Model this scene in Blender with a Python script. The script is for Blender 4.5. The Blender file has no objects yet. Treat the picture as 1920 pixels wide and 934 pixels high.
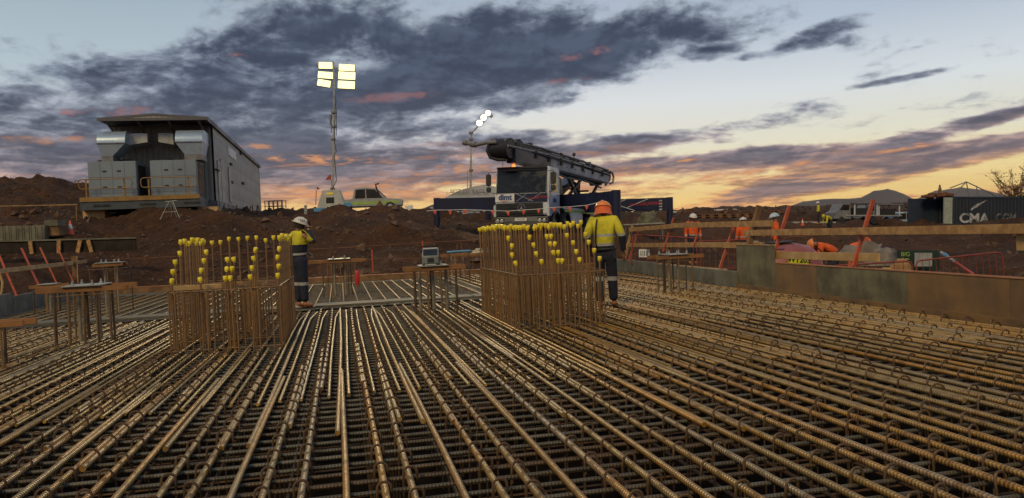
import bpy, bmesh, math, random
import numpy as np
from mathutils import Vector, Matrix, Quaternion
random.seed(7)
rng = np.random.default_rng(5)
S = bpy.context.scene
COL = S.collection
rad = math.radians

# ------------------------------------------------------------------ camera
F = 1450.0
ROLL = .045
PITCH = rad(1.2397)
YAW = rad(12.4013)
CAM = Vector((0, 0, 1.33))
FWD = Vector((math.sin(YAW)*math.cos(PITCH), math.cos(YAW)*math.cos(PITCH), -math.sin(PITCH)))
R0 = Vector((math.cos(YAW), -math.sin(YAW), 0))
U0 = R0.cross(FWD)
RGT = R0*math.cos(ROLL) - U0*math.sin(ROLL)
UPV = U0*math.cos(ROLL) + R0*math.sin(ROLL)
cd = bpy.data.cameras.new('camera')
cam = bpy.data.objects.new('camera', cd)
COL.objects.link(cam)
cd.sensor_width = 36.0
cd.lens = F/1920*36.0
cd.clip_start = .05
cd.clip_end = 30000
m = Matrix((RGT, UPV, -FWD)).transposed().to_4x4()
m.translation = CAM
cam.matrix_world = m
S.camera = cam

# ------------------------------------------------------------------ view
S.view_settings.view_transform = 'Standard'
S.view_settings.look = 'None'
S.view_settings.exposure = 0
S.view_settings.gamma = 1
S.view_settings.use_curve_mapping = False
S.cycles.use_denoising = True
S.cycles.max_bounces = 6
S.cycles.diffuse_bounces = 3
S.cycles.sample_clamp_indirect = 3


def ray(x, y):
    return FWD + RGT*((x-960)/F) - UPV*((y-467)/F)


def at(x, y, D):
    """the point seen at photo pixel (x, y) at depth D along the view"""
    return CAM + ray(x, y)*D


def G(x, y, z=0.0):
    d = ray(x, y)
    return CAM + d*((z-CAM.z)/d.z)


def AE(x, y):
    """azimuth (from the view heading) and elevation in degrees of a pixel"""
    d = ray(x, y).normalized()
    a = math.atan2(d.x, d.y) - YAW
    return math.degrees(a), math.degrees(math.asin(d.z))


def lin(r, g, b):
    def c(v):
        v /= 255.0
        return v/12.92 if v <= .04045 else ((v+.055)/1.055)**2.4
    return (c(r), c(g), c(b), 1)


# ------------------------------------------------------------------ world: dusk sky with clouds
W = bpy.data.worlds.new('World')
S.world = W
W.use_nodes = True
nt = W.node_tree
nt.nodes.clear()


class NX:
    """tiny expression helper for a node tree"""
    def __init__(s, nt):
        s.nt = nt

    def link(s, a, sock):
        if isinstance(a, (int, float)):
            sock.default_value = a
        elif isinstance(a, (tuple, list)):
            sock.default_value = a
        else:
            s.nt.links.new(a, sock)

    def m(s, op, a, b=None, c=None, clamp=False):
        n = s.nt.nodes.new('ShaderNodeMath')
        n.operation = op
        n.use_clamp = clamp
        s.link(a, n.inputs[0])
        if b is not None:
            s.link(b, n.inputs[1])
        if c is not None:
            s.link(c, n.inputs[2])
        return n.outputs[0]

    def add(s, a, b): return s.m('ADD', a, b)
    def sub(s, a, b): return s.m('SUBTRACT', a, b)
    def mul(s, a, b): return s.m('MULTIPLY', a, b)

    def sm(s, x, lo, hi, olo=0., ohi=1.):
        n = s.nt.nodes.new('ShaderNodeMapRange')
        n.interpolation_type = 'SMOOTHSTEP'
        s.link(x, n.inputs[0])
        for i, v in enumerate((lo, hi, olo, ohi)):
            s.link(v, n.inputs[i+1])
        return n.outputs[0]

    def vec(s, x, y, z=0.):
        n = s.nt.nodes.new('ShaderNodeCombineXYZ')
        s.link(x, n.inputs[0]); s.link(y, n.inputs[1]); s.link(z, n.inputs[2])
        return n.outputs[0]

    def noise(s, v, scale, detail=6, rough=.55, dist=0., lac=2.0):
        n = s.nt.nodes.new('ShaderNodeTexNoise')
        if v is not None:
            s.link(v, n.inputs['Vector'])
        n.inputs['Scale'].default_value = scale
        n.inputs['Detail'].default_value = detail
        n.inputs['Roughness'].default_value = rough
        n.inputs['Distortion'].default_value = dist
        n.inputs['Lacunarity'].default_value = lac
        return n.outputs[0]

    def mix(s, f, a, b, mode='MIX'):
        n = s.nt.nodes.new('ShaderNodeMix')
        n.data_type = 'RGBA'
        n.blend_type = mode
        s.link(f, n.inputs[0]); s.link(a, n.inputs[6]); s.link(b, n.inputs[7])
        return n.outputs[2]

    def ramp(s, x, stops, interp='LINEAR'):
        n = s.nt.nodes.new('ShaderNodeValToRGB')
        cr = n.color_ramp
        cr.interpolation = interp
        while len(cr.elements) < len(stops):
            cr.elements.new(.5)
        for e, (p, c) in zip(cr.elements, stops):
            e.position = p
            e.color = c
        s.link(x, n.inputs[0])
        return n.outputs[0]


X = NX(nt)
tc = nt.nodes.new('ShaderNodeTexCoord')
sep = nt.nodes.new('ShaderNodeSeparateXYZ')
nt.links.new(tc.outputs['Generated'], sep.inputs[0])
dx, dy, dz = sep.outputs
cs, sn = math.cos(YAW), math.sin(YAW)
xr = X.sub(X.mul(dx, cs), X.mul(dy, sn))
yf = X.add(X.mul(dx, sn), X.mul(dy, cs))
AZ = X.mul(X.m('ARCTAN2', xr, yf), 57.2958)
EL = X.mul(X.m('ARCSINE', dz), 57.2958)
ae = X.vec(AZ, EL, 0.)
# cloud sheet coordinates: the heading plane flattened towards the horizon
den = X.add(X.m('MAXIMUM', dz, 0.), .10)
Q = X.vec(X.m('DIVIDE', xr, den), X.mul(X.m('DIVIDE', yf, den), 1.0), 0.)
Q2 = X.vec(X.mul(AZ, .045), X.mul(EL, .16), 0.)

BLOBS = [  # x, y, rx, ry (photo pixels), tilt (degrees, rising right), weight
    (740, 105, 560, 120, 2, 1.0), (250, 190, 520, 120, -4, .60), (960, 120, 280, 90, 10, .75), (1180, 75, 240, 50, 12, .55),
    (560, 30, 200, 75, 0, .40), (650, 260, 700, 80, 0, .55), (200, 300, 420, 70, 0, .62), (560, 330, 620, 45, 0, .50),
    (930, 285, 260, 40, 6, .40), (1230, 262, 240, 22, 8, .85), (1330, 308, 330, 26, 4, .92), (1620, 322, 380, 26, 11, .95),
    (1860, 285, 200, 20, 14, .45), (1760, 250, 240, 15, 13, .85), (1500, 352, 260, 9, 3, .5), (1760, 368, 260, 14, 3, .55),
    (1250, 345, 260, 12, 2, .45), (1545, 58, 95, 16, 15, .9), (1475, 95, 100, 13, 8, .8), (1340, 100, 80, 16, 0, .85),
    (1330, 62, 170, 30, 8, .45), (1690, 148, 110, 7, 8, .55), (1660, 368, 70, 6, 2, .3),
    (130, 50, 330, 80, 10, -.55), (1040, 225, 240, 24, 8, -.45), (300, 20, 260, 50, 0, -.3), (1300, 190, 260, 60, 10, -.7),
    (60, 250, 160, 22, 6, -.25), (620, 372, 420, 22, 0, .45), (1000, 330, 260, 20, 4, .3), (800, 215, 300, 14, 3, -.30), (1240, 285, 240, 9, 3, -.3),
]
dens = None
for (bx, by, rx, ry, tilt, w) in BLOBS:
    a0, e0 = AE(bx, by)
    mp = nt.nodes.new('ShaderNodeMapping')
    mp.vector_type = 'TEXTURE'
    mp.inputs['Location'].default_value = (a0, e0, 0)
    mp.inputs['Rotation'].default_value = (0, 0, rad(tilt)-ROLL)
    mp.inputs['Scale'].default_value = (rx/25.3*1.25, ry/25.3*1.25, 1)
    nt.links.new(ae, mp.inputs[0])
    g = nt.nodes.new('ShaderNodeTexGradient')
    g.gradient_type = 'SPHERICAL'
    nt.links.new(mp.outputs[0], g.inputs[0])
    t = X.mul(X.sm(g.outputs[1], 0., .75), w)
    dens = t if dens is None else X.add(dens, t)
# beyond the part in view the cloud sheet just goes on, broken
side = X.sm(X.m('ABSOLUTE', AZ), 42., 70.)
high = X.sm(EL, 19., 34.)
out = X.m('MAXIMUM', side, high)
dens = X.add(dens, X.mul(out, .55))

nA = X.noise(Q, .55, 7, .60, .25)
nB = X.noise(Q, 2.1, 8, .62, .30)
nC = X.noise(Q2, 3.4, 9, .60, .6)
lz = X.m('LOGARITHM', X.add(X.m('MAXIMUM', dz, 0.), .06), 2.71828)
Q3 = X.vec(X.mul(AZ, .24), X.mul(lz, 8.0), 1.7)
nD = X.noise(Q3, .75, 7, .58, .35)
nE = X.noise(Q3, 2.6, 7, .60, .25)
tex = X.add(X.add(X.mul(X.sub(nA, .5), .5), X.mul(X.sub(nB, .5), .5)), X.add(X.mul(X.sub(nD, .5), 2.7), X.mul(X.sub(nE, .5), 1.15)))
D_ = X.add(dens, tex)
alpha = X.sm(D_, .06, .72)
thick = X.sm(D_, .34, 1.30)
eN = X.m('DIVIDE', EL, 20., clamp=True)       # 0..1 over 0..20 degrees
warmside = X.sm(AZ, -32., 6.)                # the left is duller

def e(v): return v/20.0
clearR = X.ramp(eN, [(0, lin(250, 192, 104)), (e(1.6), lin(253, 214, 128)), (e(3.4), lin(246, 226, 164)), (e(5.6), lin(238, 236, 214)),
                     (e(9.0), lin(226, 234, 238)), (e(13.5), lin(186, 201, 218)), (1, lin(160, 176, 200))])
clearL = X.ramp(eN, [(0, lin(250, 165, 105)), (e(2.5), lin(252, 200, 120)), (e(4.5), lin(222, 190, 168)), (e(7), lin(214, 218, 222)),
                     (e(12), lin(186, 204, 214)), (1, lin(150, 170, 188))])
clear = X.mix(warmside, clearL, clearR)
gain = X.sm(EL, 7., 0., 1.06, 1.30)
clear = X.mix(1.0, clear, X.vec(gain, gain, gain), 'MULTIPLY')
# physically based dusk sky, mixed in at low strength
sky = nt.nodes.new('ShaderNodeTexSky')
sky.sky_type = 'NISHITA'
sky.sun_disc = False
sky.sun_elevation = rad(1.0)
sky.sun_rotation = YAW + rad(4)
sky.dust_density = 3
nish = X.mix(1.0, sky.outputs[0], (.05, .05, .05, 1), 'MULTIPLY')
nish = X.mix(1.0, nish, (.9, .9, .9, 1), 'DARKEN')
clear = X.mix(.12, clear, nish)
upper = X.sm(EL, 20., 70.)
clear = X.mix(upper, clear, lin(96, 116, 150))
back = X.sm(X.m('ABSOLUTE', AZ), 60., 140.)
clear = X.mix(X.mul(back, .8), clear, lin(128, 138, 165))

darkc = X.ramp(eN, [(0, lin(160, 124, 112)), (e(2.6), lin(138, 118, 120)), (e(5), lin(108, 107, 120)), (e(8), lin(84, 94, 112)),
                    (e(12), lin(70, 82, 104)), (1, lin(78, 90, 112))])
edgec = X.ramp(eN, [(0, lin(244, 168, 96)), (e(2.6), lin(236, 176, 112)), (e(4.6), lin(176, 150, 150)), (e(7), lin(160, 164, 178)),
                    (e(11), lin(146, 158, 176)), (1, lin(150, 164, 180))])
cloud = X.mix(thick, edgec, darkc)
# relief: small difference of the cloud noise towards the sunset
nE2 = X.noise(X.vec(X.add(X.mul(AZ, .24), .06), X.add(X.mul(lz, 8.0), -.16), 1.7), 2.6, 7, .60, .25)
nD2 = X.noise(X.vec(X.add(X.mul(AZ, .24), .12), X.add(X.mul(lz, 8.0), -.34), 1.7), .75, 7, .58, .35)
rel = X.add(X.mul(X.sub(nE2, nE), 1.3), X.mul(X.sub(nD2, nD), 3.4))
cloud = X.mix(1.0, cloud, X.mix(X.sm(rel, -.5, .5), (.72, .73, .76, 1), (1.32, 1.28, 1.22, 1)), 'MULTIPLY')
# patches of cloud lit orange from below the horizon
nO = X.noise(X.vec(X.mul(AZ, .10), X.mul(lz, 9.0), 7.), 1.0, 7, .6, .8)
lowm = X.mul(X.sm(EL, 8.0, 3.5), X.sm(EL, -1., 1.2))
org = X.mul(X.mul(X.sm(nO, .50, .66), lowm), X.mul(X.sm(AZ, -50., -14.), X.sm(AZ, 14., 0., .35, 1.)))
cloud = X.mix(X.mul(org, .75), cloud, lin(240, 160, 98))
for (bx, by, rx, ry, tilt, w) in [(735, 183, 110, 11, 6, .45), (1110, 98, 90, 10, 10, .6), (1030, 155, 90, 9, 6, .7), (225, 208, 75, 12, 3, .9),
                                  (125, 211, 34, 8, 0, .9), (445, 107, 26, 11, 0, .7), (130, 262, 130, 10, 4, .5), (640, 302, 230, 11, -2, .9),
                                  (850, 318, 200, 14, 3, .7), (1440, 318, 120, 8, 9, .9), (1230, 308, 130, 6, 6, 1.0), (1780, 262, 160, 6, 9, .8),
                                  (1330, 330, 60, 10, 18, .9), (700, 365, 300, 12, 0, .8), (820, 345, 240, 9, 3, .7), (480, 275, 60, 9, 0, .6)]:
    a0, e0 = AE(bx, by)
    mp = nt.nodes.new('ShaderNodeMapping')
    mp.vector_type = 'TEXTURE'
    mp.inputs['Location'].default_value = (a0, e0, 0)
    mp.inputs['Rotation'].default_value = (0, 0, rad(tilt)-ROLL)
    mp.inputs['Scale'].default_value = (rx/25.3*1.2, ry/25.3*1.2, 1)
    nt.links.new(ae, mp.inputs[0])
    g = nt.nodes.new('ShaderNodeTexGradient')
    g.gradient_type = 'SPHERICAL'
    nt.links.new(mp.outputs[0], g.inputs[0])
    k = X.sm(X.add(X.mul(X.sub(nE, .5), 2.4), X.add(g.outputs[1], X.mul(X.sub(nD, .5), 2.2))), .25, 1.25)
    k = X.mul(k, X.mul(X.mul(X.sm(g.outputs[1], 0., .6), w*.85), X.sm(nE, .40, .60)))
    cloud = X.mix(k, cloud, lin(242, 165, 104) if by > 230 else lin(182, 122, 118))
final = X.mix(alpha, clear, cloud)
below = X.sm(EL, .2, -1.5)
final = X.mix(below, final, lin(70, 52, 42))
bg = nt.nodes.new('ShaderNodeBackground')
nt.links.new(final, bg.inputs[0])
bg.inputs[1].default_value = 1.0
wo = nt.nodes.new('ShaderNodeOutputWorld')
nt.links.new(bg.outputs[0], wo.inputs[0])
W.cycles.sampling_method = 'MANUAL'
W.cycles.sample_map_resolution = 512

# ------------------------------------------------------------------ one soft warm sun lamp, standing in for unseen floodlights behind the camera
sl = bpy.data.lights.new('sun', 'SUN')
sun = bpy.data.objects.new('sun', sl)
COL.objects.link(sun)
sl.energy = 1.7
sl.angle = rad(14)
sl.color = (1.0, .74, .35)
sun.rotation_euler = Vector((-.42, -.62, .62)).to_track_quat('Z', 'Y').to_euler()

# ------------------------------------------------------------------ helpers
class MB:
    """collects shapes into one mesh"""
    def __init__(s):
        s.v = []
        s.f = []

    def _add(s, vs, fs):
        b = len(s.v)
        s.v += [tuple(q) for q in vs]
        s.f += [tuple(b+i for i in q) for q in fs]

    def box(s, c, d, R=None):
        c = Vector(c)
        h = Vector(d)/2
        vs = []
        for i in (-1, 1):
            for j in (-1, 1):
                for k in (-1, 1):
                    q = Vector((i*h.x, j*h.y, k*h.z))
                    if R is not None:
                        q = R @ q
                    vs.append(c+q)
        s._add(vs, [(0, 1, 3, 2), (4, 6, 7, 5), (0, 4, 5, 1), (2, 3, 7, 6), (0, 2, 6, 4), (1, 5, 7, 3)])
        return s

    def bar(s, p0, p1, w, h, up=(0, 0, 1), bev=0.0):
        """a rectangular member from p0 to p1"""
        p0, p1 = Vector(p0), Vector(p1)
        t = (p1-p0)
        L = t.length
        t.normalize()
        a = t.cross(Vector(up))
        if a.length < 1e-4:
            a = t.cross(Vector((0, 1, 0)))
        a.normalize()
        b = a.cross(t)
        R = Matrix((a, t, b)).transposed()
        return s.box((p0+p1)/2, (w, L, h), R)

    def tube(s, pts, r, n=8, cap=True, rr=None):
        pts = [Vector(q) for q in pts]
        m = len(pts)
        T = []
        for i in range(m):
            t = pts[min(i+1, m-1)]-pts[max(i-1, 0)]
            T.append(t.normalized())
        ref = Vector((0, 0, 1)) if abs(T[0].z) < .9 else Vector((0, 1, 0))
        a = T[0].cross(ref).normalized()
        vs = []
        for i in range(m):
            a = (a - T[i]*a.dot(T[i])).normalized()
            b = T[i].cross(a)
            ri = r if rr is None else rr[i]
            for k in range(n):
                w = 2*math.pi*k/n
                vs.append(pts[i]+(a*math.cos(w)+b*math.sin(w))*ri)
        fs = []
        for i in range(m-1):
            for k in range(n):
                k2 = (k+1) % n
                fs.append((i*n+k, i*n+k2, (i+1)*n+k2, (i+1)*n+k))
        if cap:
            fs.append(tuple(range(n-1, -1, -1)))
            fs.append(tuple((m-1)*n+k for k in range(n)))
        s._add(vs, fs)
        return s

    def cyl(s, p0, p1, r0, r1=None, n=12):
        return s.tube([p0, p1], r0, n, True, [r0, r0 if r1 is None else r1])

    def prism(s, poly, axis, a, b):
        """poly: 2D outline; axis 'x','y','z' it is pushed along from a to b"""
        n = len(poly)
        def P(u, v, w):
            return {'x': (w, u, v), 'y': (u, w, v), 'z': (u, v, w)}[axis]
        vs = [P(u, v, a) for u, v in poly]+[P(u, v, b) for u, v in poly]
        fs = [tuple(range(n)), tuple(range(2*n-1, n-1, -1))]
        for i in range(n):
            j = (i+1) % n
            fs.append((i, i+n, j+n, j))
        s._add(vs, fs)
        return s

    def lathe(s, prof, c=(0, 0, 0), n=20, sx=1., sy=1.):
        c = Vector(c)
        vs = []
        for r, z in prof:
            for k in range(n):
                w = 2*math.pi*k/n
                vs.append(c+Vector((r*math.cos(w)*sx, r*math.sin(w)*sy, z)))
        fs = []
        for i in range(len(prof)-1):
            for k in range(n):
                k2 = (k+1) % n
                fs.append((i*n+k, i*n+k2, (i+1)*n+k2, (i+1)*n+k))
        fs.append(tuple(range(n-1, -1, -1)))
        fs.append(tuple((len(prof)-1)*n+k for k in range(n)))
        s._add(vs, fs)
        return s

    def grid(s, fn, nu, nv):
        """surface fn(u, v) with u, v in 0..1"""
        vs = [fn(i/nu, j/nv) for j in range(nv+1) for i in range(nu+1)]
        fs = [(j*(nu+1)+i, j*(nu+1)+i+1, (j+1)*(nu+1)+i+1, (j+1)*(nu+1)+i) for j in range(nv) for i in range(nu)]
        s._add(vs, fs)
        return s

    def xf(s, M):
        s.v = [tuple(M @ Vector(q)) for q in s.v]
        return s

    def build(s, name, mat, parent=None, smooth=False, bevel=0, label=None):
        me = bpy.data.meshes.new(name)
        me.from_pydata(s.v, [], s.f)
        bm = bmesh.new()
        bm.from_mesh(me)
        bmesh.ops.recalc_face_normals(bm, faces=bm.faces)
        if bevel:
            es = [e for e in bm.edges if len(e.link_faces) == 2 and e.calc_face_angle(0) > .6]
            bmesh.ops.bevel(bm, geom=es, offset=bevel, segments=2, affect='EDGES', clamp_overlap=True)
        bm.to_mesh(me)
        bm.free()
        if smooth:
            me.shade_smooth()
            me.set_sharp_from_angle(angle=rad(40))
        o = bpy.data.objects.new(name, me)
        me.materials.append(mat)
        COL.objects.link(o)
        if parent is not None:
            o.parent = parent
        if label:
            o['label'] = label
        return o


def tag(o, label=None, cat=None, group=None, kind=None):
    if label: o['label'] = label
    if cat: o['category'] = cat
    if group: o['group'] = group
    if kind: o['kind'] = kind
    return o


def thing(name, label, cat, loc=(0, 0, 0), rz=0., group=None, level=0.):
    o = bpy.data.objects.new(name, None)
    COL.objects.link(o)
    o.empty_display_size = .2
    q = Quaternion((0, 0, 1), rz)
    if level:
        ax = Vector((FWD.x, FWD.y, 0)).normalized()
        q = Quaternion(ax, level) @ q
    o.rotation_euler = q.to_euler()
    o.location = loc
    tag(o, label, cat, group)
    return o


def copy_thing(o, parent=None, kids=None):
    c = o.copy()
    COL.objects.link(c)
    c.parent = parent
    for ch in (kids[o.name] if kids else list(o.children)):
        copy_thing(ch, c)
    return c


# ------------------------------------------------------------------ materials
def new_mat(name):
    m = bpy.data.materials.new(name)
    m.use_nodes = True
    nt = m.node_tree
    nt.nodes.clear()
    out = nt.nodes.new('ShaderNodeOutputMaterial')
    bs = nt.nodes.new('ShaderNodeBsdfPrincipled')
    nt.links.new(bs.outputs[0], out.inputs[0])
    return m, NX(nt), bs


def c3(c):
    return (c[0], c[1], c[2], 1)


def mk(name, col, col2=None, rough=.65, metal=0., scale=3., bump=.0, bscale=40., stretch=(1, 1, 1), spec=.5, lo=.35, hi=.65, detail=6):
    """plain surface with uneven colour and a fine bump"""
    m, X, bs = new_mat(name)
    if col2 is None:
        col2 = tuple(v*.72 for v in col)
    t = X.nt.nodes.new('ShaderNodeTexCoord')
    mp = X.nt.nodes.new('ShaderNodeMapping')
    mp.inputs['Scale'].default_value = stretch
    X.nt.links.new(t.outputs['Object'], mp.inputs[0])
    n = X.noise(mp.outputs[0], scale, detail, .6)
    f = X.sm(n, lo, hi)
    X.link(X.mix(f, c3(col), c3(col2)), bs.inputs['Base Color'])
    X.link(X.add(X.mul(f, .15), rough-.07), bs.inputs['Roughness'])
    bs.inputs['Metallic'].default_value = metal
    bs.inputs['Specular IOR Level'].default_value = spec
    if bump:
        b = X.nt.nodes.new('ShaderNodeBump')
        b.inputs['Strength'].default_value = bump
        b.inputs['Distance'].default_value = .02
        X.link(X.noise(mp.outputs[0], bscale, 4, .6), b.inputs['Height'])
        X.nt.links.new(b.outputs[0], bs.inputs['Normal'])
    return m


def rebar_mat(name, axis, A, B, C, period=.025, rough=.55, metal=.12, ribs=True, bw=1.0):
    """ribbed reinforcing steel; ribs run across the bar's axis"""
    m, X, bs = new_mat(name)
    t = X.nt.nodes.new('ShaderNodeTexCoord')
    P = t.outputs['Object']
    mp = X.nt.nodes.new('ShaderNodeMapping')
    sc = {'x': (.25, 7, 7), 'y': (7, .25, 7), 'z': (7, 7, .5)}[axis]
    mp.inputs['Scale'].default_value = sc
    X.nt.links.new(P, mp.inputs[0])
    n1 = X.noise(mp.outputs[0], 1.0, 3, .6)
    n2 = X.noise(P, 9.0, 5, .65)
    c = X.mix(X.sm(n1, .38, .60), c3(A), c3(B))
    mp2 = X.nt.nodes.new('ShaderNodeMapping')
    mp2.inputs['Scale'].default_value = {'x': (.06, 3.1, 3), 'y': (3.1, .06, 3), 'z': (3, 3, .1)}[axis]
    X.nt.links.new(P, mp2.inputs[0])
    c = X.mix(X.sm(X.noise(mp2.outputs[0], 1.3, 1, .5), .56, .66, 0, .6), c, c3((B[0]*.75, B[0]*.70, B[0]*.58)))
    c = X.mix(X.sm(n2, .45, .72), c, c3(C))
    if ribs:
        w = X.nt.nodes.new('ShaderNodeTexWave')
        w.wave_type = 'BANDS'
        w.bands_direction = {'x': 'X', 'y': 'Y', 'z': 'Z'}[axis]
        w.inputs['Scale'].default_value = .314/period
        w.inputs['Distortion'].default_value = .0
        X.nt.links.new(P, w.inputs[0])
        hgt = w.outputs[1]
        c = X.mix(X.sm(hgt, .55, .1, 0., .65*bw), c, (.05, .025, .012, 1))
        b = X.nt.nodes.new('ShaderNodeBump')
        b.inputs['Strength'].default_value = .7*bw
        b.inputs['Distance'].default_value = .006
        X.link(hgt, b.inputs['Height'])
        X.nt.links.new(b.outputs[0], bs.inputs['Normal'])
    oi = X.nt.nodes.new('ShaderNodeObjectInfo')
    c = X.mix(X.sm(oi.outputs['Random'], 0., 1., 0., .55), c, c3(tuple(v*.45 for v in B)))
    X.link(c, bs.inputs['Base Color'])
    X.link(X.add(X.mul(n2, .25), rough-.1), bs.inputs['Roughness'])
    bs.inputs['Metallic'].default_value = metal
    return m


M_bar = rebar_mat('rusty_main_bar', 'y', (.52, .235, .015), (.38, .25, .08), (.20, .085, .018), rough=.46, metal=.25)
M_top = rebar_mat('pale_short_bar', 'y', (.52, .36, .11), (.54, .30, .04), (.32, .20, .06), rough=.42, metal=.25)
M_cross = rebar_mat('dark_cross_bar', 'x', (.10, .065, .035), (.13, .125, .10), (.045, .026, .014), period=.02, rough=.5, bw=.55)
M_low = rebar_mat('lower_bar', 'y', (.13, .06, .02), (.06, .035, .02), (.03, .02, .012), ribs=False)  # darkened steel: shade below the mat put into the colour
M_hook = mk('rusty_wire', (.13, .075, .035), (.07, .04, .02), rough=.6, metal=.2, scale=20)
M_tie = mk('dark_tie', (.10, .06, .035), rough=.6, metal=.2, scale=8)
M_vert = rebar_mat('cage_steel', 'z', (.30, .17, .07), (.22, .13, .06), (.13, .07, .035), ribs=False, rough=.5)
M_cap = mk('yellow_plastic', (.88, .70, .03), (.75, .58, .02), rough=.45, scale=30)
M_capgrey = mk('grey_tape', (.35, .37, .38), rough=.5)
M_wood = mk('formwork_timber', (.46, .27, .10), (.30, .16, .06), rough=.75, scale=2.5, stretch=(3, 3, 3), bump=.25, bscale=18)
M_woodnew = mk('pale_timber', (.55, .36, .16), (.40, .25, .10), rough=.75, scale=2.5, bump=.2, bscale=18)
M_wooddark = mk('weathered_timber', (.22, .12, .055), (.12, .065, .03), rough=.8, scale=3, bump=.25, bscale=18)
M_galv = mk('galvanised_steel', (.38, .39, .38), (.27, .28, .27), rough=.6, metal=.3, scale=6)
M_rod = mk('anchor_rod', (.40, .38, .30), (.26, .22, .15), rough=.45, metal=.5, scale=4)
M_conc = mk('concrete', (.17, .165, .125), (.10, .095, .07), rough=.85, scale=1.6, bump=.2, bscale=20)
M_ply = mk('stained_form_ply', (.19, .175, .095), (.075, .06, .035), rough=.6, scale=1.8, bump=.08, bscale=12, lo=.3, hi=.62, detail=9)
M_plyb = mk('brown_form_ply', (.23, .125, .045), (.13, .075, .035), rough=.6, scale=1.6, bump=.08, bscale=12, detail=9)
M_orange = mk('orange_paint', (.50, .10, .04), (.34, .07, .035), rough=.5, scale=6)
M_dark = mk('dark_void', (.02, .014, .01), rough=.9)
M_black = mk('black_rubber', (.02, .02, .022), rough=.7)
M_bearer = mk('red_brown_bearer', (.27, .125, .04), (.17, .08, .03), rough=.75, scale=2.5, bump=.25, bscale=18)
M_white = mk('white_paint', (.72, .73, .73), (.60, .61, .62), rough=.4, scale=2)


def soil_mat(name, A, B, C):
    m, X, bs = new_mat(name)
    g = X.nt.nodes.new('ShaderNodeNewGeometry')
    P = g.outputs['Position']
    n1 = X.noise(P, .22, 6, .6, .6)
    n2 = X.noise(P, 2.2, 8, .68)
    n3 = X.noise(P, 9.0, 5, .65)
    v = X.nt.nodes.new('ShaderNodeTexVoronoi')
    v.inputs['Scale'].default_value = 4.5
    X.nt.links.new(P, v.inputs['Vector'])
    c = X.mix(X.sm(n1, .38, .62), c3(A), c3(B))
    c = X.mix(X.sm(n2, .50, .72), c, c3(C))
    c = X.mix(X.sm(n3, .60, .75, 0, .7), c, (.17, .11, .07, 1))
    X.link(c, bs.inputs['Base Color'])
    bs.inputs['Roughness'].default_value = .95
    bs.inputs['Specular IOR Level'].default_value = .2
    b = X.nt.nodes.new('ShaderNodeBump')
    b.inputs['Strength'].default_value = 1.0
    b.inputs['Distance'].default_value = .2
    hh = X.add(X.add(X.mul(n2, 1.0), X.mul(n3, .35)), X.mul(v.outputs['Distance'], .5))
    X.link(hh, b.inputs['Height'])
    X.nt.links.new(b.outputs[0], bs.inputs['Normal'])
    return m


M_soil = soil_mat('red_soil', (.082, .037, .018), (.046, .023, .013), (.118, .056, .026))
M_rock = mk('broken_rock', (.13, .075, .045), (.07, .038, .022), rough=.9, scale=3, bump=.4, bscale=9)

# ------------------------------------------------------------------ ground
def wallX(y):
    """right edge of the excavation"""
    return 7.05+.052*y


def kerbX(y):
    return -6.75-.048*y


def backY(x):
    return 25.9-.075*(x+1.0)


CTRL = [  # photo x, depth, height
    (-900, 6, 0.2), (-300, 12, .2), (0, 17, .25), (300, 25, .3), (-300, 22, 1.0), (0, 24, .9), (150, 27, .8), (0, 29, 1.9), (130, 30, 2.0), (280, 31, 1.5),
    (-300, 30, 2.2), (0, 34, 2.5), (0, 45, 4.0), (0, 60, 5.8), (0, 80, 8.9), (160, 85, 8.5), (-400, 80, 11.), (-400, 45, 5.), (400, 85, 3.),
    (170, 36, 2.75), (300, 35, 2.85), (400, 36, 2.9), (470, 45, 2.75), (300, 60, 3.5), (350, 33, 2.4), (430, 32, 2.1),
    (500, 27.5, .25), (500, 31, 1.3), (500, 38, 2.5), (620, 27.5, .2), (620, 31, 1.3), (620, 37, 2.3), (630, 44, 2.8), (600, 60, 3.0),
    (740, 27.5, .2), (740, 31, 1.1), (740, 37, 2.1), (740, 44, 2.6), (740, 60, 2.9), (870, 27.5, .15), (850, 31, .8), (850, 40, 1.8), (860, 47, 2.5), (860, 60, 2.7),
    (950, 28, .3), (960, 33, .95), (1050, 34, 1.0), (1160, 31, .95), (1080, 45, 1.2), (1170, 45, 1.1), (1000, 60, 2.0), (1250, 40, .8), (1060, 28, .5),
    (1200, 25, -.1), (1300, 26, -.2), (1400, 27, -.35), (1500, 24, -.4), (1600, 22, -.4), (1750, 18, -.35), (1920, 14, -.3), (2300, 12, -.2),
    (1300, 34, .1), (1500, 34, -.1), (1700, 32, -.25), (1900, 30, -.2), (1300, 60, 1.1), (1500, 55, .5), (1700, 60, .35), (1800, 66, .1), (1950, 66, .0),
    (1850, 45, -.1), (2300, 40, 0), (2300, 80, .5), (1200, 80, 2.2), (1400, 100, 2.1), (1600, 100, 1.6), (1850, 100, 1.5), (800, 100, 3.0), (500, 120, 3.),
    (200, 150, 10), (0, 150, 13), (-400, 150, 13), (1300, 200, 4.5), (1600, 200, 3.2), (1850, 200, 2.5), (800, 200, 4.), (1300, 400, 8.5), (1600, 400, 6), (2300, 400, 6),
    (800, 400, 6), (300, 400, 10), (-400, 400, 12), (1300, 900, 12), (1700, 900, 10), (300, 900, 10), (-600, 900, 10), (2600, 900, 10), (1300, 9000, 12), (300, 9000, 12),
    (2600, 9000, 12), (-900, 9000, 12),
]
cp = np.array([(a/330., math.log(b)*3.0) for a, b, c in CTRL])
cz = np.array([c for a, b, c in CTRL])
_K = np.sqrt(((cp[:, None]-cp[None])**2).sum(-1)+.02)
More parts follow.
